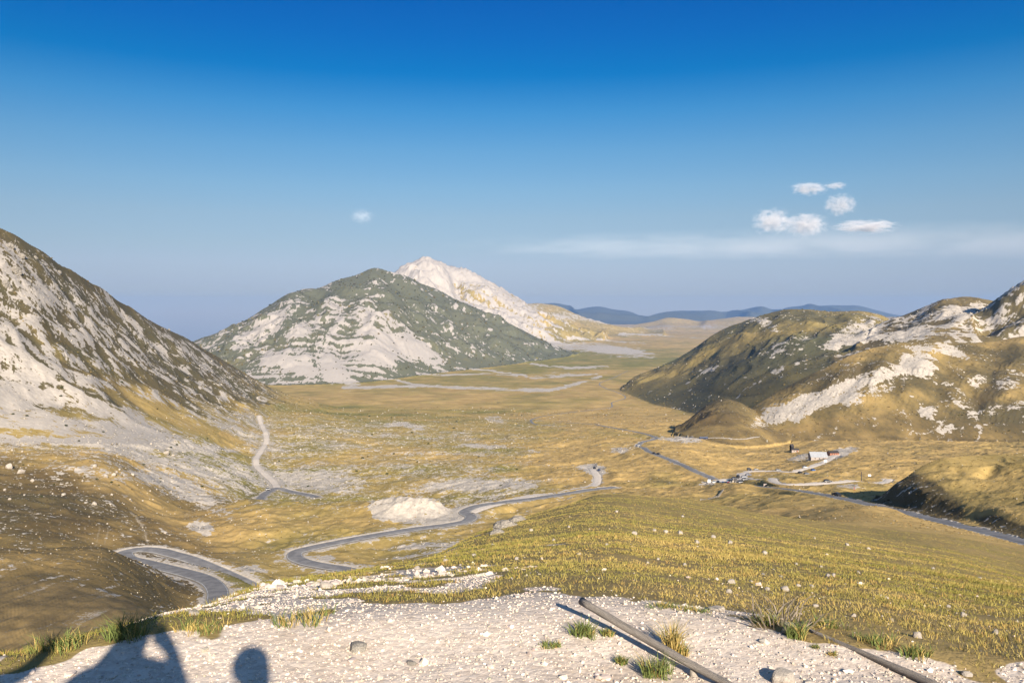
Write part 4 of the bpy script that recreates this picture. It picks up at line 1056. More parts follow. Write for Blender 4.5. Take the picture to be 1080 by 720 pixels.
def t_tuft(c, n):
    g = np.clip(ATT1[c, 1] + rng.normal(0, .25, n), 0, 1)[:, None]; d = np.clip(ATT1[c, 2]*.8 + rng.normal(0, .25, n), 0, 1)[:, None]
    a = np.array(GOLD)*(1-g) + np.array(OLIVE)*g; h = np.array(HEATH)*(1-g) + np.array(HEATHG)*g
    return (a*(1-d) + h*d)*rng.uniform(.42, .70, (n, 1))
scr, grn, drk = ATT1[:, 0].reshape(Zg.shape), ATT1[:, 1].reshape(Zg.shape), ATT1[:, 2].reshape(Zg.shape)
vm = (idg == 0) & (Yg > 150) & (Yg < 2300) & off & (np.abs(UC)[None, :] < .72)
strew(13000, vm, .02 + np.clip(scr - .15, 0, 1)**1.5 + .08*(PXg < 560), .22, .85, .75, t_stone, 'stones', 'pale stones strewn over the valley floor and the fan')
strew(24000, vm, .25 + .5*(1 - scr), .4, 1.4, .38, t_tuft, 'tussocks', 'grass tussocks and low heath of the valley floor')
lm = (I('left') | I('scree_hill') | I('brown_hill') | I('knoll') | I('shoulder') | I('round_hill')) & (np.abs(UC)[None, :] < .72)
strew(14000, lm, .15 + (1 - scr), .4, 1.2, .5, t_tuft, 'tussocks', 'low heath and grass tussocks of the near hills')
strew(7000, lm, .01 + scr**1.5, .22, .8, .8, t_stone, 'stones', 'broken stones lying on the near hills')
strew(2500, I('central') & (np.abs(UC)[None, :] < .5), .1 + (1 - scr), .45, 1.3, .8, t_tuft, 'scrub', 'dark scrub dotted over the central mountain')

# ---- shrubs: dark junipers dotted over the slopes
M_SHRUB = plain_mat('juniper', (0.030, 0.036, 0.016), (0.070, 0.075, 0.030), 2.0)
SH = []
for q in range(3):
    n = 420
    d = rng.standard_normal((n, 3)); d /= np.linalg.norm(d, axis=1, keepdims=True); r = rng.uniform(0.5, 1.0, n)**0.5
    c = d * (r*(1 + 0.25*noise3(d, 1.6, q + 3.0)))[:, None] * np.array([1, 1, .62]); c[:, 2] += .45
    t = rng.standard_normal((n, 3, 3))*0.13
    V = (c[:, None, :] + t).reshape(-1, 3)
    me = bpy.data.meshes.new('shrub'); me.from_pydata(V.tolist(), [], np.arange(n*3).reshape(-1, 3).tolist()); me.materials.append(M_SHRUB); SH.append(me)
for k in range(60):
    if k < 34: px, py, y0 = random.uniform(0, 260), random.uniform(395, 540), 215
    else: px, py, y0 = random.uniform(270, 560), random.uniform(430, 520), 300
    g = pick(px, py, y0)
    o = bpy.data.objects.new('shrub', random.choice(SH)); COL.objects.link(o)
    s_ = random.uniform(1.0, 2.6)/FPX*g[1]*0.62; o.scale = (s_, s_, s_*.9); o.location = g; o.rotation_euler = (0, 0, random.uniform(0, 6.28))
    tag(o, 'low dark juniper bush dotted on the left slopes' if k < 34 else 'low dark bush on the pale green valley side', 'bush', 'bushes on the left slopes' if k < 34 else 'bushes in the valley')

# ---- weathered wooden poles laid along the path
m, nt, bs = new_mat('weathered wood'); b = NB(nt); P = b.n('ShaderNodeTexCoord').outputs['Generated']
mp = b.n('ShaderNodeMapping'); nt.links.new(b.attr('grain').outputs['Vector'], mp.inputs[0]); mp.inputs['Scale'].default_value = (2.0, 26.0, 1.0)
gn = b.noise(mp.outputs[0], 2.6, 8, 0.75)
nt.links.new(b.mix(b.thr(gn, 0.35, 0.65), (0.17, 0.14, 0.11), (0.58, 0.51, 0.425)), bs.inputs['Base Color'])
nt.links.new(b.bump(gn, 1.0, 0.014), bs.inputs['Normal']); bs.inputs['Roughness'].default_value = 0.85
M_WOOD = m
def pole(pts, r0, r1, lift, label):
    W = np.array([pick(*p) for p in pts])
    e0, e1 = W[0].copy(), W[-1].copy(); f = np.linspace(0, 1, len(pts))[:, None]; W = W*0.07 + (e0*(1-f) + e1*f)*0.93
    W[:, 2] = height(W[:, 0], W[:, 1]).mean()*0 + e0[2]*(1-f[:, 0]) + e1[2]*f[:, 0]; W[:, 2] += np.array(lift) + np.linspace(r0, r1, len(pts))*0.7
    C = spline(W, 0.06); n = len(C); K = 14
    T = np.gradient(C, axis=0); T /= np.linalg.norm(T, axis=1, keepdims=True)
    up = np.array([0, 0, 1.0]); A = np.cross(T, up); A /= np.linalg.norm(A, axis=1, keepdims=True); B = np.cross(A, T)
    th = np.linspace(0, 2*np.pi, K, endpoint=False)
    s_ = np.linspace(0, 1, n)
    rad = (r0 + (r1-r0)*s_)[:, None] * (1 + 0.22*fbm(np.repeat(s_[:, None]*14, K, 1), np.repeat(np.cos(th)[None]*0.8, n, 0) + 3, 3) + 0.08*fbm(np.repeat(s_[:, None]*3, K, 1), np.repeat(np.sin(th)[None], n, 0), 2))
    V = C[:, None, :] + rad[..., None]*(np.cos(th)[None, :, None]*A[:, None, :] + np.sin(th)[None, :, None]*B[:, None, :])
    V = V.reshape(-1, 3)
    F = []
    for i in range(n-1):
        for k in range(K):
            F.append((i*K+k, i*K+(k+1) % K, (i+1)*K+(k+1) % K, (i+1)*K+k))
    me = bpy.data.meshes.new('wooden_pole')
    V = np.concatenate([V, C[[0, -1]]]); i0 = n*K
    F += [(i0, (k+1) % K, k) for k in range(K)] + [(i0+1, (n-1)*K+k, (n-1)*K+(k+1) % K) for k in range(K)]
    o0 = C[0]
    me.from_pydata((V - o0).tolist(), [], F); me.materials.append(M_WOOD)
    for p_ in me.polygons: p_.use_smooth = len(p_.vertices) == 4
    o = bpy.data.objects.new('wooden_pole', me); COL.objects.link(o); o.location = o0
    at = me.attributes.new('grain', 'FLOAT_VECTOR', 'POINT')
    gv = np.zeros((len(V), 3)); gv[:i0, 0] = np.repeat(s_*n*0.06, K); gv[:i0, 1] = np.tile(np.abs(th - np.pi)/np.pi, n); gv[i0:, 1] = .5
    at.data.foreach_set('vector', gv.astype(np.float32).ravel())
    tag(o, label, 'wooden pole', 'weathered poles edging the path')
pole([(613, 655), (650, 673), (690, 690), (735, 709), (790, 736)], 0.019, 0.015, [.085, .06, .036, .014, 0], 'long weathered pole across the gravel with one end raised, reaching the bottom edge')
pole([(838, 660), (875, 671), (915, 688), (950, 704), (1000, 733)], 0.008, 0.018, [.004, .005, .006, .005, .004], 'weathered pole lying along the grass edge at the lower right')
# dry twigs by the upper pole
V_, F_, C_ = blade_mesh(np.full(30, 0.0), np.full(30, 0.0), np.zeros(30), np.full(30, .16), np.full(30, .007), np.full(30, .14), 2, np.tile(np.array([[.20, .165, .125]]), (30, 1)), 1.6)
g = pick(824, 660); o = raw_mesh('twigs', V_, F_, M_GRASS, smooth=False); put_attr(o, 'tint', C_); o.location = g
tag(o, 'bundle of dry grey twigs at the upper end of the upper pole', 'twigs')

# ---- vehicles
def paint(name, c, rough=0.35):
    m, nt, bs = new_mat(name); b = NB(nt); P = b.obj()
    nt.links.new(b.mix(b.math('MULTIPLY', b.noise(P, 1.5, 4), 0.3), c, tuple(v*0.7 + 0.04 for v in c)), bs.inputs['Base Color'])
    bs.inputs['Roughness'].default_value = rough
    return m
PAINT = {'white': (0.62, 0.62, 0.60), 'black': (0.012, 0.012, 0.014), 'grey': (0.16, 0.17, 0.19), 'silver': (0.48, 0.50, 0.52), 'blue': (0.03, 0.10, 0.30), 'bright blue': (0.025, 0.15, 0.30), 'red': (0.42, 0.03, 0.03), 'dark blue': (0.02, 0.035, 0.09)}
PAINT = {k: paint(k + ' paint', c) for k, c in PAINT.items()}
M_GLASS = paint('dark glass', (0.015, 0.018, 0.022), 0.08); M_TYRE = paint('tyre rubber', (0.015, 0.015, 0.015), 0.8); M_RIM = paint('steel rim', (0.35, 0.35, 0.36), 0.4)
M_LAMP = paint('lamp glass', (0.7, 0.7, 0.68), 0.1)
def loft(name, secs, mat, parent, smooth=False):
    """secs: list of (x, half width bottom, half width top, z bottom, z top)"""
    V, F = [], []
    for x, wb, wt_, zb, zt in secs:
        zm = zb + (zt-zb)*0.6
        V += [(x, -wb, zb), (x, wb, zb), (x, (wb*1.03+wt_*0)/1.0, zm), (x, wt_, zt), (x, -wt_, zt), (x, -wb*1.03, zm)]
    n = len(secs)
    for i in range(n-1):
        for k in range(6):
            F.append((i*6+k, i*6+(k+1) % 6, (i+1)*6+(k+1) % 6, (i+1)*6+k))
    F += [tuple(range(5, -1, -1)), tuple((n-1)*6+k for k in range(6))]
    me = bpy.data.meshes.new(name); me.from_pydata(V, [], F); me.materials.append(mat)
    o = bpy.data.objects.new(name, me); COL.objects.link(o); o.parent = parent
    return o
def disc(name, r, h, mat, parent, loc, K=16):
    th = np.linspace(0, 2*np.pi, K, endpoint=False)
    V = [(r*math.cos(t), -h/2, r*math.sin(t)) for t in th] + [(r*math.cos(t), h/2, r*math.sin(t)) for t in th]
    F = [(k, (k+1) % K, K+(k+1) % K, K+k) for k in range(K)] + [tuple(range(K-1, -1, -1)), tuple(range(K, 2*K))]
    me = bpy.data.meshes.new(name); me.from_pydata(V, [], F); me.materials.append(mat)
    o = bpy.data.objects.new(name, me); COL.objects.link(o); o.parent = parent; o.location = loc
    return o
def empty(name, loc=(0, 0, 0)):
    o = bpy.data.objects.new(name, None); COL.objects.link(o); o.location = loc; o.empty_display_size = 0.3
    return o
def build_car(van=False):
    r = empty('parked_car')
    h = 1.0 if van else 0.0
    body = loft('body', [(-2.1, .74, .70, .36, .82 + h*.9), (-2.0, .84, .80, .30, .92 + h*.95), (-1.2, .87, .82, .26, .95 + h), (.6, .87, .82, .26, .94 + h*.9), (1.3, .87, .80, .26, .90), (1.95, .82, .74, .28, .78), (2.1, .72, .66, .36, .66)], PAINT['white'], r)
    if not van:
        loft('windows', [(-1.85, .74, .70, .88, .96), (-1.35, .78, .62, .90, 1.38), (-.2, .79, .64, .90, 1.44), (.35, .79, .63, .90, 1.38), (1.05, .76, .70, .88, .93)], M_GLASS, r)
        loft('roof', [(-1.30, .61, .56, 1.36, 1.43), (-.2, .64, .60, 1.40, 1.48), (.32, .62, .56, 1.36, 1.42)], PAINT['white'], r)
    else:
        loft('windows', [(.5, .86, .72, 1.15, 1.75), (.9, .87, .74, 1.05, 1.62), (1.35, .80, .74, .92, 1.05)], M_GLASS, r)
        loft('roof', [(-2.0, .70, .60, 1.85, 2.12), (.2, .74, .66, 1.88, 2.16), (.62, .70, .60, 1.72, 1.84)], PAINT['white'], r)
    for x in (-1.28, 1.30):
        for y in (-.80, .80):
            wv = disc('wheel', .32, .2, M_TYRE, r, (x, y, .32)); disc('rim', .2, .215, M_RIM, wv, (0, 0, 0))
    for y in (-.58, .58):
        loft('headlight', [(2.02, .14, .12, .60, .72), (2.11, .12, .10, .60, .70)], M_LAMP, r).location = (0, y, 0)
    return r
CAR, VAN = build_car(), build_car(True)
def copy_tree(o, parent=None):
    c = o.copy(); COL.objects.link(c); c.parent = parent
    for ch in o.children: copy_tree(ch, c)
    return c
CARS = [
 (748, 510, 'van', 'white', 70, 'white camper van at the left end of the roadside row'), (753, 510, 'car', 'white', 75, 'white car beside the camper van in the roadside row'),
 (757.3, 510, 'car', 'black', 80, 'black car between the two white cars of the roadside row'), (760, 510, 'car', 'white', 80, 'lone white car between dark ones in the roadside row'),
 (762.5, 510, 'car', 'blue', 80, 'dark blue car in the roadside row'), (765.3, 510.2, 'car', 'black', 80, 'black car next to the red one in the roadside row'), (767.8, 510.4, 'car', 'red', 85, 'red car at the right end of the roadside row'),
 (767.6, 507.8, 'car', 'bright blue', 20, 'bright blue car parked behind the red car'), (775, 507, 'car', 'black', 10, 'black car at the start of the curved white track'),
 (778.4, 503.8, 'van', 'black', 60, 'tall black van on the bend of the curved white track'), (785.3, 504, 'car', 'grey', 5, 'grey car on the grass right of the track bend'), (786, 506.6, 'car', 'black', 5, 'black car below the grey one right of the track bend'),
 (782, 509.3, 'car', 'black', 5, 'low black car where the straight track begins'), (789.5, 501.2, 'car', 'dark blue', 5, 'dark blue car inside the bend of the curved track'), (790.5, 496, 'van', 'black', 5, 'long black van above the curved white track'),
 (797.6, 495.8, 'car', 'black', 0, 'black car right of the long black van'), (821, 496, 'car', 'black', 0, 'black car alone on the middle of the curved track'), (844, 499, 'car', 'black', 30, 'black car on the grass below the curved track'),
 (850.6, 500, 'car', 'grey', 20, 'grey car on the grass right of the black one below the track'), (857.6, 496.3, 'car', 'blue', 30, 'blue car on the grass below the barn'), (849, 494, 'car', 'silver', 20, 'silver car parked above the curved track below the barn'),
 (873, 509.3, 'car', 'black', 5, 'black car driving on the straight white track'), (627, 495, 'car', 'black', 70, 'left black car on the turning place'), (631.8, 496.3, 'car', 'dark blue', 70, 'right dark car on the turning place'),
 (673.5, 470.6, 'car', 'white', 60, 'white car on the road bend'), (690, 479, 'car', 'black', -60, 'left black car parked on the road below the bend'), (694.6, 479.8, 'car', 'black', -60, 'right black car parked on the road below the bend'),
 (283, 517.6, 'car', 'black', 20, 'small dark car on the asphalt bend under the left fan'),
 (882, 524.2, 'car', 'black', 105, 'black car driving up the asphalt road on the right')]
used_proto = {'car': False, 'van': False}
RP = np.concatenate([R['C'] for R in ROADS])
def stand(px, py, ymin=230):
    g = pick(px, py, ymin)
    d = np.hypot(RP[:, 0]-g[0], RP[:, 1]-g[1]); i = d.argmin()
    if d[i] < 2.6: g[2] = RP[i, 2] + 0.07
    return g
for px, py, kind, col_, rz, lab in CARS:
    src = CAR if kind == 'car' else VAN
    if not used_proto[kind]:
        r = src; used_proto[kind] = True
    else:
        r = copy_tree(src)
    for ch in r.children:
        nm = ch.name.split('.')[0]
        if nm in ('body', 'roof'):
            ch.data = ch.data.copy(); ch.data.materials[0] = PAINT[col_]
    g = stand(px, py, 472 if 745 < px < 795 and py > 505 else 230)
    r.location = g; r.rotation_euler = (0, 0, math.radians(rz))
    r['label'] = lab; r['category'] = kind; r['group'] = 'cars in the valley'
# the coach
r = empty('coach'); loft('body', [(-5.4, 1.15, 1.05, .45, 3.0), (-5.3, 1.25, 1.15, .35, 3.1), (5.3, 1.25, 1.15, .35, 3.1), (5.5, 1.15, .95, .45, 2.9)], PAINT['dark blue'], r)
loft('windows', [(-5.0, 1.27, 1.24, 1.5, 2.45), (5.0, 1.27, 1.24, 1.5, 2.45)], M_GLASS, r)
for x in (-3.4, 3.5):
    for y in (-1.1, 1.1): wv = disc('wheel', .5, .3, M_TYRE, r, (x, y, .5)); disc('rim', .3, .32, M_RIM, wv, (0, 0, 0))
r.location = stand(742, 463, 600); r.rotation_euler = (0, 0, math.radians(2))
tag(r, 'dark blue coach parked on the faint track beyond the road bend', 'coach')

# ---- buildings near the end of the white track
M_WALL = plain_mat('rubble wall', (0.30, 0.25, 0.20), (0.45, 0.39, 0.32), 1.6, 0.95, 0.03); M_PLAST = plain_mat('pale plaster', (0.30, 0.25, 0.215), (0.38, 0.325, 0.285), 0.8)
M_ROOF = plain_mat('pale sheet roof', (0.27, 0.28, 0.29), (0.36, 0.365, 0.37), 0.7, 0.6); M_DROOF = plain_mat('dark roof', (0.030, 0.026, 0.026), (0.055, 0.048, 0.045), 0.9); M_WOODR = plain_mat('red-brown boards', (0.24, 0.10, 0.06), (0.33, 0.16, 0.10), 1.5); M_DARK = plain_mat('dark opening', (0.012, 0.012, 0.012), (0.02, 0.02, 0.02), 2)
def boxm(name, x0, x1, y0, y1, z0, z1, mat, parent):
    V = [(x, y, z) for x in (x0, x1) for y in (y0, y1) for z in (z0, z1)]
    F = [(0, 1, 3, 2), (4, 6, 7, 5), (0, 4, 5, 1), (2, 3, 7, 6), (0, 2, 6, 4), (1, 5, 7, 3)]
    me = bpy.data.meshes.new(name); me.from_pydata(V, [], F); me.materials.append(mat)
    o = bpy.data.objects.new(name, me); COL.objects.link(o); o.parent = parent
    return o
def house(name, px, py, L, D, H, RH, rz, wall, roof, label, cat, over=.35, wins=3, door=True):
    r = empty(name)
    V = [(-L/2, -D/2, -2), (L/2, -D/2, -2), (L/2, D/2, -2), (-L/2, D/2, -2), (-L/2, -D/2, H), (L/2, -D/2, H), (L/2, D/2, H), (-L/2, D/2, H), (-L/2, 0, H+RH), (L/2, 0, H+RH)]
    F = [(0, 1, 5, 4), (2, 3, 7, 6), (1, 2, 6, 9, 5), (3, 0, 4, 8, 7), (3, 2, 1, 0)]
    me = bpy.data.meshes.new('wall'); me.from_pydata(V, [], F); me.materials.append(wall)
    o = bpy.data.objects.new('wall', me); COL.objects.link(o); o.parent = r
    a, bb = L/2 + over, D/2 + over; sl = RH/(D/2); e = H - over*sl
    V = []
    for dz in (.06, .26):
        V += [(-a, -bb, e+dz), (a, -bb, e+dz), (a, 0, H+RH+dz), (-a, 0, H+RH+dz), (a, bb, e+dz), (-a, bb, e+dz)]
    F = [(6, 7, 8, 9), (9, 8, 10, 11), (1, 0, 3, 2), (2, 3, 5, 4), (0, 1, 7, 6), (4, 5, 11, 10), (1, 2, 8, 7), (2, 4, 10, 8), (3, 0, 6, 9), (5, 3, 9, 11)]
    me = bpy.data.meshes.new('roof'); me.from_pydata(V, [], F); me.materials.append(roof)
    o = bpy.data.objects.new('roof', me); COL.objects.link(o); o.parent = r
    for k in range(wins):
        x = -L/2 + L*(k+1)/(wins+1); boxm('window', x-.45, x+.45, -D/2-.04, -D/2+.1, H*.42, H*.72, M_DARK, r)
    if door: boxm('door', L/2-2.2, L/2-1.0, -D/2-.05, -D/2+.1, 0, min(2.2, H*.8), M_WOODR, r)
    r.location = pick(px, py, 500); r.rotation_euler = (0, 0, math.radians(rz))
    tag(r, label, cat)
    return r
house('barn', 862.5, 484.2, 15.0, 10.5, 3.0, 3.9, -6, M_PLAST, M_ROOF, 'long pale barn with light grey roof and one gable in shadow', 'barn')
house('stone_hut', 838.5, 476.4, 7.5, 6, 2.6, 1.2, -12, M_PLAST, M_DROOF, 'small dark-roofed stone hut on the rise left of the barn', 'hut', wins=2)
house('tower', 835, 474.8, 3.2, 3.2, 4.6, 2.4, 20, M_DARK, M_DROOF, 'dark narrow tower with steep roof behind the stone hut', 'tower', wins=1, door=False)
house('chalet', 878.5, 479.2, 9.5, 7, 2.2, 1.5, 4, M_WOODR, M_DROOF, 'low red-brown chalet with dark roof right of the barn', 'chalet', wins=3)
def post(px, py, hgt, r_, mat, label, board=None, ymin=400, name='post', cat='post'):
    g = pick(px, py, ymin); r = empty(name, g)
    K = 10; th = np.linspace(0, 2*np.pi, K, endpoint=False)
    V = [(r_*math.cos(t), r_*math.sin(t), -.5) for t in th] + [(r_*.85*math.cos(t), r_*.85*math.sin(t), hgt) for t in th]
    F = [(k, (k+1) % K, K+(k+1) % K, K+k) for k in range(K)] + [tuple(range(K, 2*K))]
    me = bpy.data.meshes.new('pole'); me.from_pydata(V, [], F); me.materials.append(mat)
    o = bpy.data.objects.new('pole', me); COL.objects.link(o); o.parent = r
    if board: boxm('board', -board[0]/2, board[0]/2, -r_-.09, -r_-.02, hgt-board[1], hgt, board[2], r)
    tag(r, label, cat)
M_WBOARD = plain_mat('white board', (0.66, 0.65, 0.62), (0.74, 0.73, 0.70), 1.0); M_POST = plain_mat('dark post', (0.05, 0.045, 0.04), (0.09, 0.08, 0.07), 2.0)
post(908.5, 507, 5.6, .30, M_POST, 'tall dark post by the straight white track near the right hillside')
post(787, 460.5, 5.2, .3, M_POST, 'distant dark post on the ridge beyond the parked coach')
post(809, 466, 2.6, .35, M_WBOARD, 'short white post on the ridge left of the stone hut')
post(870.5, 489.5, 3.8, .16, M_POST, 'sign with white board standing in front of the barn', (2.6, 1.8, M_WBOARD), name='sign', cat='sign')
post(917, 503.5, 2.2, .12, M_POST, 'small sign with pale board right of the tall dark post', (2.0, 1.2, M_WBOARD), name='sign', cat='sign')
r = empty('culvert', stand(807.5, 512.2, 300)); boxm('headwall', -1.2, 1.2, -.5, .5, -.6, 1.1, M_PLAST, r); boxm('opening', -.5, .5, -.54, -.3, -.3, .6, M_DARK, r)
tag(r, 'little white culvert block on the lower edge of the straight track', 'culvert')
# dry-stone wall running down the slope below the parked cars
A_, B_ = pick(739, 528, 300), pick(763, 517, 300)
r_pts = np.linspace(A_, B_, 26); V, F = [], []
for i, p in enumerate(r_pts):
    z = height(p[0], p[1])[0]; d = (B_-A_)[:2]/np.linalg.norm((B_-A_)[:2]); nx, ny = -d[1]*.35, d[0]*.35
    hh = .8 + .25*float(gnoise(i*.9, 2.2)); V += [(p[0]-nx, p[1]-ny, z-.6), (p[0]+nx, p[1]+ny, z-.6), (p[0]+nx*.7, p[1]+ny*.7, z+hh), (p[0]-nx*.7, p[1]-ny*.7, z+hh)]
for i in range(25):
    for k in range(4): F.append((i*4+k, i*4+(k+1) % 4, i*4+4+(k+1) % 4, i*4+4+k))
F += [(3, 2, 1, 0), (100, 101, 102, 103)]
me = bpy.data.meshes.new('stone_wall'); me.from_pydata(V, [], F); me.materials.append(plain_mat('dark dry stone', (0.06, 0.055, 0.045), (0.30, 0.27, 0.22), 0.9))
o = bpy.data.objects.new('stone_wall', me); COL.objects.link(o); tag(o, 'low dark dry-stone wall on the slope below the roadside cars', 'stone wall')

# ---- people
def skin_mat(name, c): return plain_mat(name, tuple(v*.85 for v in c), c, 6.0)
M_CLOTH = [skin_mat('navy cloth', (0.05, 0.06, 0.11)), skin_mat('grey cloth', (0.12, 0.12, 0.12)), skin_mat('olive cloth', (0.10, 0.10, 0.06)), skin_mat('red cloth', (0.45, 0.04, 0.03))]
M_HAIR = skin_mat('brown hair', (0.05, 0.03, 0.02))
def figure(loc, rz, arms, label, cloth, scale=1.0, pack=False):
    """standing body as one skinned surface; arms: list of two (elbow, wrist, fingertip) offsets in metres"""
    P = {'pelvis': (0, 0, .95, .135), 'waist': (0, 0, 1.10, .125), 'chest': (0, .0, 1.30, .15), 'collar': (0, 0, 1.44, .10), 'neck': (0, .01, 1.50, .058), 'jaw': (0, .025, 1.58, .075), 'head': (0, .02, 1.67, .095), 'top': (0, .01, 1.745, .07)}
    E = [('pelvis', 'waist'), ('waist', 'chest'), ('chest', 'collar'), ('collar', 'neck'), ('neck', 'jaw'), ('jaw', 'head'), ('head', 'top')]
    for s_, nm in ((-1, 'L'), (1, 'R')):
        P['hip'+nm] = (s_*.095, 0, .90, .105); P['knee'+nm] = (s_*.11, .02, .50, .062); P['ankle'+nm] = (s_*.12, -.02, .09, .042); P['ball'+nm] = (s_*.13, .10, .035, .042); P['toe'+nm] = (s_*.135, .19, .03, .032)
        E += [('pelvis', 'hip'+nm), ('hip'+nm, 'knee'+nm), ('knee'+nm, 'ankle'+nm), ('ankle'+nm, 'ball'+nm), ('ball'+nm, 'toe'+nm)]
        e, w_, f = arms[0 if s_ < 0 else 1]
        P['sh'+nm] = (s_*.19, 0, 1.41, .062); P['el'+nm] = (*e, .045); P['wr'+nm] = (*w_, .03); P['palm'+nm] = (*(np.array(w_)*.45 + np.array(f)*.55), .038)
        E += [('collar', 'sh'+nm), ('sh'+nm, 'el'+nm), ('el'+nm, 'wr'+nm), ('wr'+nm, 'palm'+nm)]
        d = np.array(f) - np.array(w_); d = d/np.linalg.norm(d); sd = np.cross(d, (0, 1, .2)); sd /= np.linalg.norm(sd)
        for q in range(4):
            b0 = np.array(P['palm'+nm][:3]) + sd*(q-1.5)*.021 + d*.03
            P[f'k{q}'+nm] = (*b0, .010); P[f't{q}'+nm] = (*(b0 + d*(.055 + .012*(1.5-abs(q-1.3))) + np.array([0, .012, 0])), .008)
            E += [('palm'+nm, f'k{q}'+nm), (f'k{q}'+nm, f't{q}'+nm)]
        P['th'+nm] = (*(np.array(P['palm'+nm][:3]) + sd*.05 + d*.01), .010); E += [('palm'+nm, 'th'+nm)]
    P['nose'] = (0, .125, 1.645, .014); E += [('head', 'nose')]
    ks = list(P); me = bpy.data.meshes.new('person')
    me.from_pydata([P[k][:3] for k in ks], [(ks.index(a), ks.index(b_)) for a, b_ in E], [])
    o = bpy.data.objects.new('person', me); COL.objects.link(o)
    md = o.modifiers.new('skin', 'SKIN'); sv = me.skin_vertices[0].data
    for i, k in enumerate(ks): sv[i].radius = (P[k][3]*(1.25 if k in ('chest', 'waist', 'pelvis') else 1), P[k][3]*(.85 if k in ('chest', 'waist', 'pelvis', 'collar') else 1)); sv[i].use_root = (k == 'pelvis')
    md.use_smooth_shade = True
    o.modifiers.new('smooth', 'SUBSURF').levels = 1; o.modifiers['smooth'].render_levels = 2
    me.materials.append(cloth)
    hv, hf = ico(3); hm = bpy.data.meshes.new('hair'); W = hv.copy(); W = W*np.array([.086, .104, .095]) + np.array([0, -.012, 1.70]); W[:, 2] = np.maximum(W[:, 2], 1.64 - (W[:, 1] < 0)*.06 + (W[:, 1] > .05)*.07)
    hm.from_pydata(W.tolist(), [], hf.tolist()); hm.materials.append(M_HAIR); h = bpy.data.objects.new('hair', hm); COL.objects.link(h); h.parent = o
    if pack:
        pk = loft('backpack', [(-.17, .10, .06, 1.0, 1.42), (-.10, .13, .10, .95, 1.50), (.10, .13, .10, .95, 1.50), (.17, .10, .06, 1.0, 1.42)], M_CLOTH[0], o); pk.location = (0, -.22, 0)
    o.location = loc; o.rotation_euler = (0, 0, rz); o.scale = (scale,)*3
    tag(o, label, 'person')
    return o
def gz(x, y): return float(height([x], [y])[0])
figure((-.40, -.17, gz(-.40, -.17)), .2, [((-.27, .10, 1.16), (-.13, .24, 1.40), (-.05, .30, 1.52)), ((.29, .06, 1.18), (.15, .24, 1.42), (.05, .30, 1.53))], 'person in dark clothes with both hands raised to the face, throwing the middle shadow', M_CLOTH[0], .95)
figure((-1.16, -.42, gz(-1.16, -.42)), .15, [((-.42, .05, 1.22), (-.34, .22, 1.05), (-.30, .28, .96)), ((.44, .08, 1.50), (.50, .14, 1.74), (.50, .16, 1.90))], 'person with a backpack and one raised arm, throwing the left shadow', M_CLOTH[1], .94, True)
figure((.19, -.34, gz(.19, -.34)), -.1, [((-.27, -.05, 1.14), (-.26, .10, .92), (-.25, .13, .78)), ((.27, -.05, 1.14), (.26, .10, .92), (.25, .13, .78))], 'person standing with arms hanging, throwing the right shadow', M_CLOTH[2], .87)
g = stand(901, 517.5, 250)
figure(tuple(g), 1.2, [((-.26, 0, 1.14), (-.25, .10, .92), (-.24, .12, .78)), ((.26, 0, 1.14), (.25, .10, .92), (.24, .12, .78))], 'tiny person in red standing beside the asphalt road on the right', M_CLOTH[3])

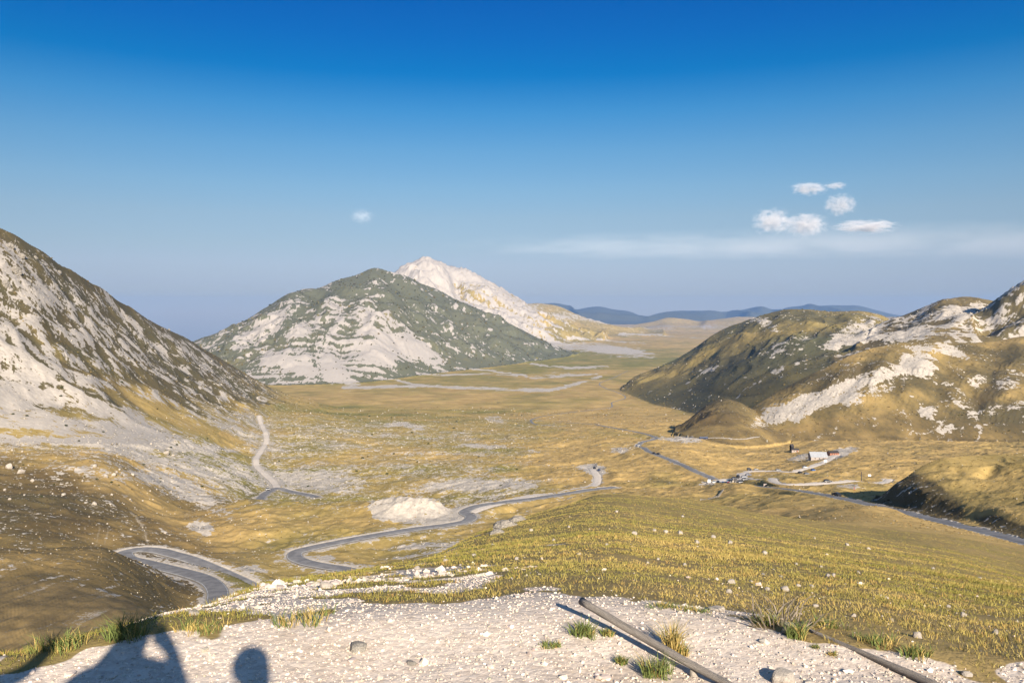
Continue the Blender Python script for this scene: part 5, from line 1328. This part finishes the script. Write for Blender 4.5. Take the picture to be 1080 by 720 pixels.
# ---- clouds, beyond the haze
def cloud(px, py, rx, ry, Y, dens, label, seed, stretch=(1, 1, 1), lo=.34, hi=.95, nscale=2.7, depth=None, group=None):
    V, F = ico(4)
    rxm, rzm = rx/FPX*Y, ry/FPX*Y
    V = V * (1 + .0*noise3(V, 1.8, seed))[:, None]
    me = bpy.data.meshes.new('cloud'); me.from_pydata(V.tolist(), [], F.tolist())
    o = bpy.data.objects.new('cloud', me); COL.objects.link(o)
    o.location = ((px-540)/FPX*Y, Y, -(py-HOR)/FPX*Y); o.scale = (rxm, depth or rxm*.6, rzm)
    m = bpy.data.materials.new('cloud'); m.use_nodes = True; nt = m.node_tree
    for n in list(nt.nodes): nt.nodes.remove(n)
    b = NB(nt); pv = b.n('ShaderNodeVolumePrincipled'); out = b.n('ShaderNodeOutputMaterial'); nt.links.new(pv.outputs[0], out.inputs['Volume'])
    P = b.obj(); ln = b.n('ShaderNodeVectorMath', operation='LENGTH'); nt.links.new(P, ln.inputs[0])
    mp = b.n('ShaderNodeMapping'); nt.links.new(P, mp.inputs[0]); mp.inputs['Scale'].default_value = stretch; mp.inputs['Location'].default_value = (seed, seed*2.3, -seed)
    n = b.noise(mp.outputs[0], nscale, 7, .68)
    fall = b.math('SUBTRACT', 1.0, b.math('POWER', ln.outputs['Value'], 2.0), clamp=True)
    dn = b.thr(b.math('ADD', b.math('MULTIPLY', b.math('SUBTRACT', n, .5), 4.2), b.math('MULTIPLY', fall, .9)), lo, hi)
    nt.links.new(b.math('MULTIPLY', b.math('MULTIPLY', dn, fall), dens), pv.inputs['Density'])
    pv.inputs['Color'].default_value = (.97, .96, .98, 1); pv.inputs['Anisotropy'].default_value = -0.45
    me.materials.append(m); tag(o, label, 'cloud', group)
for a in [(815, 234, 26, 17, 'left puff of the small cumulus group, pale and rounded', 1.3), (850, 237, 28, 16, 'middle puff of the small cumulus group, hazy', 4.1), (913, 239, 42, 9, 'long flat puff at the right of the cumulus group', 7.7), (886, 216, 21, 15, 'bright round puff in the upper middle of the cumulus group', 9.2), (853, 199, 24, 9, 'small ragged puff at the top left of the cumulus group', 12.4), (881, 196, 16, 5, 'thin wisp at the top right of the cumulus group', 15.1)]:
    cloud(a[0], a[1], a[2], a[3], 36000, .0024, a[4], a[5], group='small cumulus group')
cloud(382, 228, 17, 10, 36000, .0004, 'lone faint puff high above the central mountain', 21.0)
cloud(1030, 256, 400, 20, 46000, .000027, 'thin pale cloud bank stretching to the right edge', 25.0, (3, 1, .6), .0, 1.0, 1.6, depth=9000)
cloud(740, 260, 300, 16, 46000, .000024, 'faint cloud streak above the pale peak', 33.0, (3, 1, 1.2), .0, 1.0, 1.8, depth=7000)
